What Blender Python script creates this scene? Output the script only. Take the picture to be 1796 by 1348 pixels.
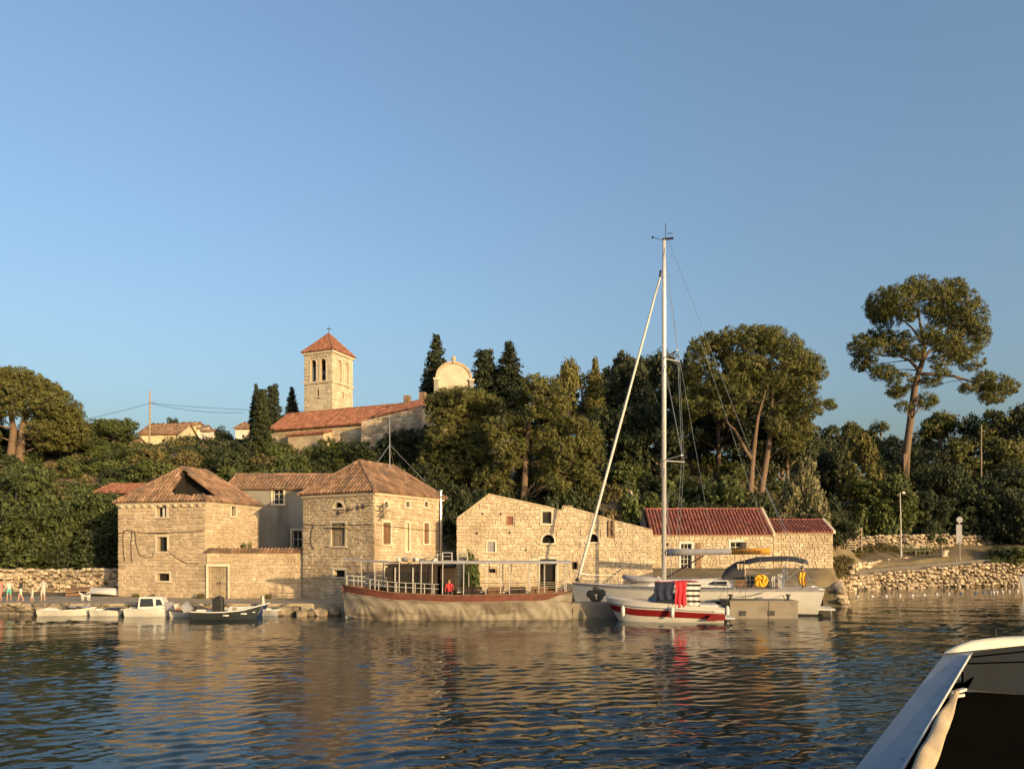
import bpy, bmesh, math, random
import numpy as np
from mathutils import Vector, Matrix
random.seed(7)
rng = np.random.default_rng(7)
R = math.radians
for o in list(bpy.data.objects): bpy.data.objects.remove(o)
scene = bpy.context.scene
COL = scene.collection
V = Vector
# ------------------------------------------------------------ camera, sky, sun, exposure
H, F, CX, HY = 4.1, 1300.0, 898.0, 965.0        # eye height, focal length / centre / horizon in photograph pixels
cam = bpy.data.objects.new('camera', bpy.data.cameras.new('camera')); COL.objects.link(cam)
cam.location = (0, 0, H); cam.rotation_euler = (R(90), 0, 0)
cam.data.sensor_width = 36; cam.data.lens = 36*F/1796; cam.data.shift_y = (HY-674)/1796
cam.data.clip_start = .1; cam.data.clip_end = 4000
scene.camera = cam
SUN_AZ, SUN_EL = 41.0, 8.0                       # azimuth from behind the camera towards the right
world = bpy.data.worlds.new('World'); scene.world = world; world.use_nodes = True
wn = world.node_tree.nodes; wl = world.node_tree.links
bg = wn['Background']; sky = wn.new('ShaderNodeTexSky'); sky.sky_type = 'NISHITA'; sky.sun_disc = False
sky.sun_elevation = R(SUN_EL); sky.sun_rotation = R(180-SUN_AZ); sky.altitude = 0
sky.air_density = 1.06; sky.dust_density = 6.3; sky.ozone_density = 2.2
wl.new(sky.outputs[0], bg.inputs[0]); bg.inputs[1].default_value = .15
sun = bpy.data.objects.new('sun', bpy.data.lights.new('sun', 'SUN')); COL.objects.link(sun)
sun.data.energy = 2.65; sun.data.angle = R(.6); sun.data.color = (1.0, .69, .34)
sd = V((math.sin(R(SUN_AZ))*math.cos(R(SUN_EL)), -math.cos(R(SUN_AZ))*math.cos(R(SUN_EL)), math.sin(R(SUN_EL))))
sun.rotation_euler = sd.to_track_quat('Z', 'Y').to_euler(); sun.location = sd*200
scene.view_settings.view_transform = 'Standard'; scene.view_settings.look = 'None'
scene.view_settings.exposure = 1.3; scene.view_settings.gamma = 1.0; scene.view_settings.use_curve_mapping = False
scene.render.engine = 'CYCLES'; scene.render.resolution_x = 1024; scene.render.resolution_y = 768

# ------------------------------------------------------------ helpers
def at(px, py, Y): return V(((px-CX)/F*Y, Y, H+(HY-py)/F*Y))
def xat(px, Y): return (px-CX)/F*Y
def zat(py, Y): return H+(HY-py)/F*Y
def tag(o, label=None, cat=None, group=None, kind=None):
    if label: o['label'] = label
    if cat: o['category'] = cat
    if group: o['group'] = group
    if kind: o['kind'] = kind
    return o
def thing(name, loc, label, cat, rz=0, group=None):
    o = bpy.data.objects.new(name, None); COL.objects.link(o); o.empty_display_size = .3
    o.location = loc; o.rotation_euler = (0, 0, rz)
    return tag(o, label, cat, group)
def put(name, me, parent=None, loc=(0, 0, 0), rot=(0, 0, 0), scale=(1, 1, 1)):
    o = bpy.data.objects.new(name, me); COL.objects.link(o); o.parent = parent
    o.location = loc; o.rotation_euler = rot; o.scale = scale
    return o
def copy_tree(o, parent=None):
    c = o.copy(); COL.objects.link(c); c.parent = parent
    for ch in list(o.children): copy_tree(ch, c)
    return c

class MB:
    def __init__(s): s.v = []; s.f = []
    def poly(s, *pts):
        n = len(s.v); s.v += [tuple(p) for p in pts]; s.f.append(tuple(range(n, n+len(pts)))); return s
    def hexa(s, p):                              # 8 corners: bottom ring then top ring
        n = len(s.v); s.v += [tuple(q) for q in p]
        for f in ((3,2,1,0),(4,5,6,7),(0,1,5,4),(1,2,6,5),(2,3,7,6),(3,0,4,7)): s.f.append(tuple(n+i for i in f))
        return s
    def box(s, c, d, rz=0):
        x, y, z = d[0]/2, d[1]/2, d[2]/2; ca, sa = math.cos(rz), math.sin(rz)
        q = []
        for zz in (-z, z):
            for xx, yy in ((-x,-y),(x,-y),(x,y),(-x,y)): q.append((c[0]+xx*ca-yy*sa, c[1]+xx*sa+yy*ca, c[2]+zz))
        return s.hexa(q)
    def beam(s, a, b, w, h=None):
        h = h or w; a = V(a); b = V(b); d = (b-a).normalized()
        u = d.cross(V((0,0,1)));
        if u.length < 1e-3: u = V((1,0,0))
        u.normalize(); k = u.cross(d)
        q = [p+u*sx*w/2+k*sy*h/2 for p in (a, b) for sx, sy in ((-1,-1),(1,-1),(1,1),(-1,1))]
        return s.hexa(q)
    def loft(s, rings, closed=True, caps=True):
        n0 = len(s.v); m = len(rings[0])
        for r in rings: s.v += [tuple(p) for p in r]
        for i in range(len(rings)-1):
            for j in range(m if closed else m-1):
                a = n0+i*m+j; b = n0+i*m+(j+1) % m
                s.f.append((a, b, b+m, a+m))
        if caps and closed:
            s.f.append(tuple(range(n0+m-1, n0-1, -1))); e = n0+(len(rings)-1)*m; s.f.append(tuple(range(e, e+m)))
        return s
    def tube(s, pts, rad, n=6, caps=True):
        pts = [V(p) for p in pts]
        if not hasattr(rad, '__len__'): rad = [rad]*len(pts)
        rings = []; ref = None
        for i, p in enumerate(pts):
            d = (pts[min(i+1, len(pts)-1)]-pts[max(i-1, 0)])
            d = d.normalized() if d.length > 1e-6 else V((0,0,1))
            if ref is None: ref = d.orthogonal().normalized()
            u = (ref-d*ref.dot(d)); u = u.normalized() if u.length > 1e-4 else d.orthogonal().normalized(); ref = u
            w = d.cross(u)
            rings.append([p+(u*math.cos(t)+w*math.sin(t))*rad[i] for t in [2*math.pi*k/n for k in range(n)]])
        return s.loft(rings, True, caps)
    def lathe(s, prof, c=(0,0,0), n=12, sx=1, sy=1):
        return s.loft([[(c[0]+r*sx*math.cos(2*math.pi*k/n), c[1]+r*sy*math.sin(2*math.pi*k/n), c[2]+z) for k in range(n)] for r, z in prof])
    def build(s, name, mat, parent=None, smooth=False, loc=(0,0,0), rz=0):
        me = bpy.data.meshes.new(name); me.from_pydata(s.v, [], s.f); me.materials.append(mat)
        if smooth: me.shade_smooth()
        me.update()
        return put(name, me, parent, loc, (0, 0, rz))

def np_mesh(name, verts, faces, mat, smooth=False):
    me = bpy.data.meshes.new(name); n = len(verts); k = faces.shape[1]; m = len(faces)
    me.vertices.add(n); me.vertices.foreach_set('co', np.ascontiguousarray(verts, dtype=np.float32).ravel())
    me.loops.add(m*k); me.loops.foreach_set('vertex_index', np.ascontiguousarray(faces, dtype=np.int32).ravel())
    me.polygons.add(m); me.polygons.foreach_set('loop_start', np.arange(0, m*k, k, dtype=np.int32))
    me.polygons.foreach_set('loop_total', np.full(m, k, dtype=np.int32))
    if smooth: me.polygons.foreach_set('use_smooth', np.ones(m, dtype=bool))
    me.materials.append(mat); me.update(calc_edges=True); return me

# ------------------------------------------------------------ materials
MATS = {}
def M(name, col, rough=.85, var=.2, scale=2.0, rand=0.0, bump=0.0, bscale=20.0, col2=None, metal=0.0, trans=0.0, stain=None, ior=1.45, alpha=1.0):
    if name in MATS: return MATS[name]
    m = bpy.data.materials.new(name); m.use_nodes = True; nt = m.node_tree; N = nt.nodes; L = nt.links
    b = N['Principled BSDF']; b.inputs['Roughness'].default_value = rough; b.inputs['Metallic'].default_value = metal
    b.inputs['IOR'].default_value = ior; b.inputs['Alpha'].default_value = alpha
    geo = N.new('ShaderNodeNewGeometry')
    ns = N.new('ShaderNodeTexNoise'); ns.inputs['Scale'].default_value = scale; ns.inputs['Detail'].default_value = 6
    L.new(geo.outputs['Position'], ns.inputs['Vector'])
    mr = N.new('ShaderNodeMapRange'); mr.inputs[1].default_value = .3; mr.inputs[2].default_value = .7
    mr.inputs[3].default_value = 1-var; mr.inputs[4].default_value = 1+var
    L.new(ns.outputs['Fac'], mr.inputs[0])
    val = mr.outputs[0]
    oi = N.new('ShaderNodeObjectInfo')
    ad = N.new('ShaderNodeMath'); ad.operation = 'ADD'; L.new(oi.outputs['Random'], ad.inputs[0]); L.new(geo.outputs['Random Per Island'], ad.inputs[1])
    fr = N.new('ShaderNodeMath'); fr.operation = 'FRACT'; L.new(ad.outputs[0], fr.inputs[0])
    if rand:
        r2 = N.new('ShaderNodeMapRange'); r2.inputs[3].default_value = 1-rand; r2.inputs[4].default_value = 1+rand
        L.new(fr.outputs[0], r2.inputs[0])
        mu = N.new('ShaderNodeMath'); mu.operation = 'MULTIPLY'; L.new(val, mu.inputs[0]); L.new(r2.outputs[0], mu.inputs[1]); val = mu.outputs[0]
    mx = N.new('ShaderNodeMix'); mx.data_type = 'RGBA'
    mx.inputs[6].default_value = (*col, 1); mx.inputs[7].default_value = (*(col2 or col), 1)
    f7 = N.new('ShaderNodeMath'); f7.operation = 'MULTIPLY'; f7.inputs[1].default_value = 7.31; L.new(fr.outputs[0], f7.inputs[0])
    f8 = N.new('ShaderNodeMath'); f8.operation = 'FRACT'; L.new(f7.outputs[0], f8.inputs[0])
    if rand: L.new(f8.outputs[0], mx.inputs[0])
    else: L.new(ns.outputs['Fac'], mx.inputs[0])
    c = mx.outputs[2]
    vm = N.new('ShaderNodeVectorMath'); vm.operation = 'SCALE'; L.new(c, vm.inputs[0]); L.new(val, vm.inputs[3]); c = vm.outputs[0]
    if stain:                                    # blotches of dirt, lichen or rust with a shape of their own
        n2 = N.new('ShaderNodeTexNoise'); n2.inputs['Scale'].default_value = stain[1]; n2.inputs['Detail'].default_value = 8
        mp = N.new('ShaderNodeMapping'); mp.inputs['Scale'].default_value = stain[4] if len(stain) > 4 else (1, 1, 1)
        L.new(geo.outputs['Position'], mp.inputs[0]); L.new(mp.outputs[0], n2.inputs['Vector'])
        m3 = N.new('ShaderNodeMapRange'); m3.inputs[1].default_value = stain[2]; m3.inputs[2].default_value = stain[2]+.15; m3.inputs[4].default_value = stain[3]
        L.new(n2.outputs['Fac'], m3.inputs[0])
        x2 = N.new('ShaderNodeMix'); x2.data_type = 'RGBA'; L.new(m3.outputs[0], x2.inputs[0]); L.new(c, x2.inputs[6]); x2.inputs[7].default_value = (*stain[0], 1); c = x2.outputs[2]
    L.new(c, b.inputs['Base Color'])
    if bump:
        n3 = N.new('ShaderNodeTexNoise'); n3.inputs['Scale'].default_value = bscale; n3.inputs['Detail'].default_value = 5
        L.new(geo.outputs['Position'], n3.inputs['Vector'])
        bp = N.new('ShaderNodeBump'); bp.inputs['Strength'].default_value = .8; bp.inputs['Distance'].default_value = bump
        L.new(n3.outputs['Fac'], bp.inputs['Height']); L.new(bp.outputs[0], b.inputs['Normal'])
    if trans:
        tr = N.new('ShaderNodeBsdfTranslucent'); L.new(c, tr.inputs[0])
        ms = N.new('ShaderNodeMixShader'); ms.inputs[0].default_value = trans
        L.new(b.outputs[0], ms.inputs[1]); L.new(tr.outputs[0], ms.inputs[2]); L.new(ms.outputs[0], N['Material Output'].inputs[0])
    MATS[name] = m; return m

stone = M('limestone', (.42,.345,.245), .9, .16, .7, .13, .02, 12, (.36,.275,.185), stain=((.2,.14,.09), .45, .55, .6, (1,1,.55)))
stone_pale = M('pale limestone', (.46,.39,.285), .9, .14, 1.3, .14, .025, 9, (.39,.315,.215), stain=((.24,.18,.12), .5, .55, .55, (1,1,.55)))
stone_rough = M('rubble limestone', (.5,.42,.31), .92, .25, 1.5, .25, .05, 7, (.38,.29,.2), stain=((.16,.13,.09), .9, .6, .6))
mortar = M('lime mortar', (.39,.32,.225), .95, .25, 2.5, 0, .02, 25, (.28,.22,.155))
ashlar = M('dressed stone', (.5,.435,.335), .85, .12, 2, .08, .01, 15, (.46,.39,.29), stain=((.33,.28,.21), .9, .62, .4))
tower_st = M('tower limestone', (.46,.41,.315), .9, .12, .8, .1, .02, 8, (.41,.355,.265), stain=((.35,.3,.22), .5, .6, .4))
render_g = M('weathered render', (.25,.235,.205), .95, .2, .5, 0, .01, 12, (.2,.19,.165), stain=((.09,.085,.075), .5, .52, .75, (1,1,.25)))
render_y = M('cream render', (.5,.44,.28), .9, .1, .6)
render_w = M('white render', (.55,.51,.45), .9, .1, .6)
tile_old = M('old clay tile', (.205,.115,.07), .9, .3, 1.2, .28, .015, 20, (.24,.155,.1), stain=((.09,.075,.058), .8, .5, .7))
tile_red = M('red clay tile', (.2,.08,.05), .85, .2, 2, .22, .01, 20, (.27,.125,.08), stain=((.14,.08,.055), .8, .58, .5))
tile_wine = M('dark red roof tile', (.2,.062,.045), .8, .25, 1.2, .22, .01, 20, (.26,.1,.07), stain=((.12,.07,.055), 1.3, .56, .6))
rubble_dk = M('shore rubble', (.40,.33,.24), .92, .3, 1.2, .3, .05, 7, (.28,.22,.15), stain=((.12,.1,.07), .8, .55, .7))
glass = M('dark glass', (.02,.022,.025), .08, .1)
dark = M('dark interior', (.012,.010,.008), .95, .2)
wood_grey = M('grey weathered wood', (.27,.22,.15), .85, .3, 4, .15, .01, 30, (.2,.16,.11), stain=((.1,.08,.06), 2, .6, .5, (1,1,.1)))
wood_brown = M('brown wood', (.16,.085,.045), .6, .3, 4, .15, .005, 30)
wood_dark = M('dark wood', (.025,.016,.011), .6, .3, 4, .1)
white_paint = M('white paint', (.5,.485,.45), .45, .08, 3, 0, 0, 20, stain=((.5,.46,.4), 2.5, .62, .3))
gel = M('white gelcoat', (.53,.52,.49), .22, .05, 2, 0, 0, 20, stain=((.55,.52,.46), 1.5, .64, .3))
gel_dark = M('charcoal gelcoat', (.03,.035,.04), .3, .2, 2)
gel_navy = M('navy gelcoat', (.015,.03,.08), .3, .2, 2)
gel_red = M('red gelcoat', (.17,.014,.014), .25, .1, 2)
rust = M('oxide red paint', (.13,.042,.03), .7, .3, 3, stain=((.1,.06,.04), 2, .6, .5))
metal = M('grey metal', (.45,.45,.45), .35, .15, 5, metal=.8)
alu = M('mast aluminium', (.62,.62,.62), .4, .08, 5, metal=.35)
black = M('black rubber', (.012,.012,.013), .6, .2)
steel_w = M('white steel tube', (.37,.355,.33), .4, .1, 4)
concrete = M('concrete', (.21,.185,.15), .92, .3, 1.2, 0, .01, 18, (.16,.14,.11), stain=((.15,.12,.09), 1.2, .56, .7))
canvas_dk = M('charcoal canvas', (.035,.037,.042), .85, .2, 3)
canvas_gr = M('grey canvas', (.25,.25,.27), .9, .15, 3)
canvas_or = M('orange canvas', (.62,.27,.03), .85, .12, 3)
canvas_tan = M('tan awning cloth', (.36,.285,.185), .9, .15, 4, 0, .004, 30)
yellow = M('yellow foam', (.7,.38,.02), .6, .1, 5)
redcloth = M('red towel cloth', (.6,.03,.045), .95, .1, 5)
navycloth = M('navy towel cloth', (.02,.025,.05), .95, .1, 5)
asphalt = M('asphalt', (.13,.115,.095), .95, .15, 1.2, 0, .008, 40, (.10,.09,.075))
# ------------------------------------------------------------ terrain, sea, quay
def smooth(t): t = min(max(t, 0), 1); return t*t*(3-2*t)
SHORE = [(-400,48.4),(-12,48.4),(-4,51.4),(4,52.8),(12,53.2),(24,55),(27.8,62),(32,73),(39,80),(52,84.6),(66,88),(120,95),(420,120)]
def shore(x): return float(np.interp(x, [p[0] for p in SHORE], [p[1] for p in SHORE]))
PL = ([48,58,62,66,72,80,90,105,140,200,420],[.62,.68,.9,2.6,6.8,11.2,15.6,18.6,24,27,6])
PM = ([48,51,56,60,66,72,80,90,105,140,200,420],[.6,.7,1.5,2.55,2.9,6.0,9.3,13,16.8,22,26,6])
PR = ([60,70,76,82,86,90,100,115,140,200,420],[1.2,1.5,1.8,2.4,3.1,4.1,6.3,10,15.5,20,6])
def terr(x, y):
    a = np.interp(y, *PL); b = np.interp(y, *PM); c = np.interp(y, *PR)
    t = smooth((x-2)/8); z = a*(1-t)+b*t
    t = smooth((x-27)/14); z = z*(1-t)+c*t
    if y > 68: z += .35*math.sin(x*.33+y*.21)*min(1,(y-68)/10)+.25*math.sin(x*.71-y*.4)*min(1,(y-68)/10)
    return float(z)
nx, ny = 220, 130
xs = np.concatenate([np.linspace(-420,-80,16)[:-1], np.linspace(-80,90,nx-32), np.linspace(90,420,17)[1:]])
ys = np.concatenate([np.linspace(47.5,110,95), np.linspace(110,420,ny-95+1)[1:]])
vv = []
for y in ys:
    for x in xs:
        s = shore(x)+1.4
        z = terr(x, y) if y > s else max(-2.5, terr(x, s)-(s-y)*4)
        vv.append((x, y, z))
nX = len(xs); ff = [(j*nX+i, j*nX+i+1, (j+1)*nX+i+1, (j+1)*nX+i) for j in range(len(ys)-1) for i in range(nX-1)]
earth = M('dry hillside earth', (.17,.12,.07), .95, .35, .6, 0, .05, 4, (.11,.095,.05), stain=((.30,.24,.17), .5, .6, .6))
gm = np_mesh('hillside', np.array(vv), np.array(ff), earth, True)
hill = put('hillside', gm); tag(hill, 'scrubby hillside rising behind the waterfront', 'hill', kind='structure')

# sea: one sheet, fine real wavelets where the photograph looks
sea_mat = bpy.data.materials.new('sea water'); sea_mat.use_nodes = True
N = sea_mat.node_tree.nodes; L = sea_mat.node_tree.links; b = N['Principled BSDF']
b.inputs['Base Color'].default_value = (.012,.022,.024,1); b.inputs['Roughness'].default_value = .03; b.inputs['IOR'].default_value = 1.33
g = N.new('ShaderNodeNewGeometry'); mp = N.new('ShaderNodeMapping'); mp.inputs['Scale'].default_value = (.7,1.5,1)
n1 = N.new('ShaderNodeTexNoise'); n1.inputs['Scale'].default_value = 8.0; n1.inputs['Detail'].default_value = 3
bp = N.new('ShaderNodeBump'); bp.inputs['Strength'].default_value = .5; bp.inputs['Distance'].default_value = .009
L.new(g.outputs['Position'], mp.inputs[0]); L.new(mp.outputs[0], n1.inputs['Vector']); L.new(n1.outputs['Fac'], bp.inputs['Height']); L.new(bp.outputs[0], b.inputs['Normal'])
yy = [8.0]
while yy[-1] < 95: yy.append(yy[-1]+.036*(yy[-1]/11)**1.5)
yy = np.array(yy); K = 560
tt = np.linspace(-.86, .86, K)
Yg = np.repeat(yy[:,None], K, 1); Xg = Yg*tt[None,:]
Z = np.zeros_like(Yg)
for i in range(46):
    lam = .27*(1.0/.27)**(i/41*rng.uniform(.85,1)) if i < 42 else rng.uniform(1.8,3.4); k = 2*math.pi/lam
    th = R(90+rng.normal(10, 27)); sl = .028*(1.0 if lam < .8 else .5)
    w = np.clip((lam*14-Yg*.09)/(lam*14), .25, 1) if lam < .4 else 1
    Z += w*sl/k*np.sin(k*(Xg*math.cos(th)+Yg*math.sin(th))+rng.uniform(0, 6.28))
Z *= np.clip(.85+.4*np.sin(Xg*.13+Yg*.19+1.0)*np.sin(Yg*.33-Xg*.09)+.3*np.sin(Xg*.31-Yg*.12+2)*np.sin(Yg*.47+Xg*.21), .3, 1.5)
Z[0,:] = Z[-1,:] = 0; Z[:,0] = Z[:,-1] = 0
sv = np.stack([Xg, Yg, Z], -1).reshape(-1, 3); nr = len(yy)
a = (np.arange(nr-1)[:,None]*K+np.arange(K-1)[None,:]).ravel()
sf = np.stack([a, a+1, a+K+1, a+K], 1)
c = len(sv); y0, y1 = yy[0], yy[-1]
ex = np.array([(-900,-300,0),(900,-300,0),(900,y0,0),(-900,y0,0),(-900,y1,0),(900,y1,0),(900,900,0),(-900,900,0)], float)
i00, i01, i10, i11 = 0, K-1, (nr-1)*K, nr*K-1
sf = np.vstack([sf, [[c, c+1, c+2, c+3], [c+4, c+5, c+6, c+7], [c+3, i00, i10, c+4], [i01, c+2, c+5, i11]]])
sea = put('sea', np_mesh('sea', np.vstack([sv, ex]), sf, sea_mat, True)); tag(sea, 'dark rippled sea water', 'sea', kind='structure')

# shared stones: a block with chamfered front edge, and a rounded rubble stone
def block_mesh(mat, seed, j=.06, bev=.08):
    r = random.Random(seed); J = lambda: r.uniform(-j, j)
    back = [(-.5,.5,-.5),(.5,.5,-.5),(.5,.5,.5),(-.5,.5,.5)]
    mid = [(x+J()*.5, -.2, z+J()*.5) for x, _, z in back]
    fr = [(x*(1-2*bev*.5)+J(), -.5+J()*1.6, z*(1-2*bev)+J()) for x, _, z in back]
    v = back+mid+fr; f = []
    for a in (0, 4):
        for i in range(4): f.append((a+i, a+(i+1) % 4, a+4+(i+1) % 4, a+4+i))
    f.append((8,9,10,11))
    me = bpy.data.meshes.new('stone'); me.from_pydata(v, [], f); me.materials.append(mat); me.update(); return me
BLK = {}
def blocks(mat):
    if mat.name not in BLK: BLK[mat.name] = [block_mesh(mat, s) for s in range(8)]
    return BLK[mat.name]
def rub_mesh(mat, seed):
    r = random.Random(seed); bm = bmesh.new(); bmesh.ops.create_icosphere(bm, subdivisions=1, radius=.56)
    for v in bm.verts:
        v.co = V([max(-.5, min(.5, c*r.uniform(.8, 1.35))) for c in v.co])
    me = bpy.data.meshes.new('stone'); bm.to_mesh(me); bm.free(); me.materials.append(mat); return me
RUB = {}
def rubs(mat):
    if mat.name not in RUB: RUB[mat.name] = [rub_mesh(mat, s) for s in range(8)]
    return RUB[mat.name]
def emit(parent, pool, meshes, mat, name='stone', limit=300, stuff='small_stones'):
    """pool: (centre, rz, scale); the largest become parts, the rest one joined part"""
    pool = sorted(pool, key=lambda p: -p[2][0]*p[2][2])
    for c, rz, s in pool[:limit]: put(name, random.choice(meshes), parent, c, (0, 0, rz), s)
    rest = pool[limit:]
    if rest:
        mb = MB(); data = [([v.co.copy() for v in m.vertices], [tuple(p.vertices) for p in m.polygons]) for m in meshes]
        for c, rz, s in rest:
            vs, fs = random.choice(data); n = len(mb.v); ca, sa = math.cos(rz), math.sin(rz)
            for q in vs:
                x, y, z = q.x*s[0], q.y*s[1], q.z*s[2]; mb.v.append((c[0]+x*ca-y*sa, c[1]+x*sa+y*ca, c[2]+z))
            mb.f += [tuple(n+i for i in f) for f in fs]
        tag(mb.build(stuff, mat, parent), kind='stuff')

# quay: paved strip with a vertical face following the shoreline
def strip(name, pts, inner, z0, z1, mat, kind='structure', label=None, cat=None):
    mb = MB(); o = []; 
    for i, (p, w, z) in enumerate(zip(pts, inner, z1)):
        a = V(pts[max(i-1, 0)]); c = V(pts[min(i+1, len(pts)-1)]); d = (c-a).normalized(); n = V((-d.y, d.x))
        p = V(p); q = p+n*w; o.append(((p.x, p.y, z0), (p.x, p.y, z), (q.x, q.y, z+.01), (q.x, q.y, z0)))
    mb.loft(o, True, True); ob = mb.build(name, mat); tag(ob, label, cat, kind=kind); return ob
quay_mat = M('quay paving', (.36,.30,.21), .95, .25, .8, 0, .02, 10, (.27,.22,.15), stain=((.16,.13,.09), .6, .58, .6))
quay = strip('quay', [(-90,48),(-40,48),(-30,48.1),(-20,48),(-12,48.1),(-4,51.0),(8,52.6),(17,53.6)], [14.0]*5+[8,6,5], -1.5, [.66]*6+[.74,1.0], quay_mat)
pool = []
r = random.Random(3); x = -40.0
while x < -13.5:                                  # rubble facing of the quay along the waterline
    for row, z in enumerate((.02, .36, .62)):
        s = r.uniform(.4, .75)*(1 if row < 2 else .8)
        if row == 2 and r.random() < .45: continue
        pool.append(((x+r.uniform(-.2,.2), 47.95-.32+row*.16+r.uniform(-.12,.12), z+r.uniform(-.06,.06)), r.uniform(-.4,.4), (s*1.25, s, s*.62)))
    x += .52
rk = M('wet shore rock', (.27,.22,.15), .8, .3, 1.5, .3, .04, 7, (.17,.14,.1), stain=((.06,.055,.045), .9, .52, .7))
emit(quay, pool, rubs(rk), rk, limit=200)
# road climbing along the right-hand shore
rp = [(13,53.6),(23.2,56.6),(27.2,62.4),(31.4,73),(38.6,80.6),(51.6,85.1),(65.6,88.5),(110,94.4)]
road = strip('road', rp, [4.2,4.2,3.6,3.6,4,4.2,4.4,4.6], -1.0, [1.05,1.55,1.75,1.75,2.05,2.95,3.35,4.0], asphalt)
# ------------------------------------------------------------ wall builder
def frame(O, a):
    O = V(O); ca, sa = math.cos(a), math.sin(a)
    return lambda u, v, d=0.0: V((O.x+ca*u+sa*d, O.y+sa*u-ca*d, O.z+v))
def topf(prof):
    us = [p[0] for p in prof]; vs = [p[1] for p in prof]
    return lambda u: float(np.interp(u, us, vs))
def core(parent, O, a, Lw, prof, ops, mat, reveal=.32, name='wall'):
    P = frame(O, a); tp = topf(prof); mb = MB()
    us = sorted({0.0, Lw, *[p[0] for p in prof if 0 < p[0] < Lw], *[o['u0'] for o in ops], *[o['u1'] for o in ops]})
    for u0, u1 in zip(us, us[1:]):
        if u1-u0 < 1e-5: continue
        v = 0.0
        for o in sorted([o for o in ops if o['u0'] <= u0+1e-6 and o['u1'] >= u1-1e-6], key=lambda o: o['v0']):
            if o['v0'] > v+1e-4: mb.poly(P(u0,v), P(u1,v), P(u1,o['v0']), P(u0,o['v0']))
            v = o['v1']
        mb.poly(P(u0,v), P(u1,v), P(u1,tp(u1-1e-5)), P(u0,tp(u0+1e-5)))
    for o in ops:
        u0, u1, v0, v1 = o['u0'], o['u1'], o['v0'], o['v1']; d = -reveal
        if o.get('arch'):
            r = (u1-u0)/2; sp = v1-r*o.get('rise', 1.0); uc = (u0+u1)/2; n = 10
            arc = [(uc-r*math.cos(math.pi*k/n), sp+r*o.get('rise', 1.0)*math.sin(math.pi*k/n)) for k in range(n+1)]
            for (a0, b0), (a1, b1) in zip(arc, arc[1:]):
                mb.poly(P(a0,b0), P(a1,b1), P(a1,v1), P(a0,v1)); mb.poly(P(a0,b0), P(a0,b0,d), P(a1,b1,d), P(a1,b1))
        else: sp = v1; mb.poly(P(u0,v1), P(u0,v1,d), P(u1,v1,d), P(u1,v1))
        mb.poly(P(u0,v0), P(u1,v0), P(u1,v0,d), P(u0,v0,d))
        mb.poly(P(u0,v0), P(u0,v0,d), P(u0,sp,d), P(u0,sp)); mb.poly(P(u1,v0), P(u1,sp), P(u1,sp,d), P(u1,v0,d))
    return mb.build(name, mat, parent)
def course(O, a, Lw, prof, ops, hs=(.16,.29), ws=(.2,.46), dep=.06, seed=1, ql=False, qr=False, pad=.17, v0=0.0, joint=.009):
    P = frame(O, a); tp = topf(prof); r = random.Random(seed); out = []; v = v0; vmax = max(p[1] for p in prof); k = 0
    while v < vmax-.1:
        h = r.uniform(*hs); k += 1
        blocked = sorted([(o['u0']-o.get('pad', pad), o['u1']+o.get('pad', pad)) for o in ops if o['v0']-o.get('pad', pad) < v+h-.05 and o['v1']+o.get('pad', pad) > v+.05])
        segs = []; u = 0.0
        for b0, b1 in blocked:
            if b0 > u: segs.append((u, b0))
            u = max(u, b1)
        if u < Lw: segs.append((u, Lw))
        for s0, s1 in segs:
            u = s0; first = True
            while u < s1-.08:
                w = r.uniform(*ws)
                if ql and u == 0: w = .62 if k % 2 else .36
                if qr and abs(s1-Lw) < 1e-6 and s1-u < 1.0: w = (.62 if k % 2 else .36) if s1-u < .75 else s1-u-(.62 if k % 2 else .36)
                if s1-u-w < .16: w = s1-u
                hh = h*r.uniform(.8,1.2); t = min(tp(u+.02), tp(u+w-.02))
                if v+hh > t: hh = t-v
                if hh > .07:
                    e = r.uniform(-.013,.013); big = (ql and u == 0) or (qr and abs(u+w-Lw) < 1e-6)
                    d = dep+e+(.012 if big else 0)
                    uu, ww = u, w
                    if ql and u == 0: uu -= dep*.9; ww += dep*.9
                    c = P(uu+ww/2, v+hh/2+(0 if big else r.uniform(-.035,.02)), (d-.05)/2)
                    out.append((tuple(c), a, (ww-joint, d+.05, hh-joint)))
                u += w
        v += h
    return out
def surround(par, P, o, mat=None, w=.16, proud=.075):
    mat = mat or ashlar; u0, u1, v0, v1 = o['u0'], o['u1'], o['v0'], o['v1']
    def bar(name, ua, ub, va, vb, pr):
        mb = MB(); mb.hexa([P(ua,va,pr), P(ub,va,pr), P(ub,va,-.1), P(ua,va,-.1), P(ua,vb,pr), P(ub,vb,pr), P(ub,vb,-.1), P(ua,vb,-.1)]); return mb.build(name, mat, par)
    if not o.get('nosill'): bar('sill', u0-w*1.15, u1+w*1.15, v0-w*.75, v0, proud+.05)
    if o.get('arch'):
        r = (u1-u0)/2; sp = v1-r*o.get('rise', 1.0); uc = (u0+u1)/2; n = 10; mb = MB(); rings = []
        for k in range(n+1):
            t = math.pi*k/n; c, s = math.cos(t), math.sin(t)*o.get('rise', 1.0)
            rings.append([P(uc-r*c, sp+r*s, proud), P(uc-(r+w)*c, sp+(r+w)*s, proud), P(uc-(r+w)*c, sp+(r+w)*s, -.1), P(uc-r*c, sp+r*s, -.1)])
        mb.loft(rings); mb.build('arch_stone', mat, par)
        if sp-v0 > .1:
            bar('jamb', u0-w, u0, v0, sp, proud); bar('jamb', u1, u1+w, v0, sp, proud)
    else:
        bar('lintel', u0-w, u1+w, v1, v1+w*1.1, proud+.012); bar('jamb', u0-w, u0, v0, v1, proud); bar('jamb', u1, u1+w, v0, v1, proud)
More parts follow.
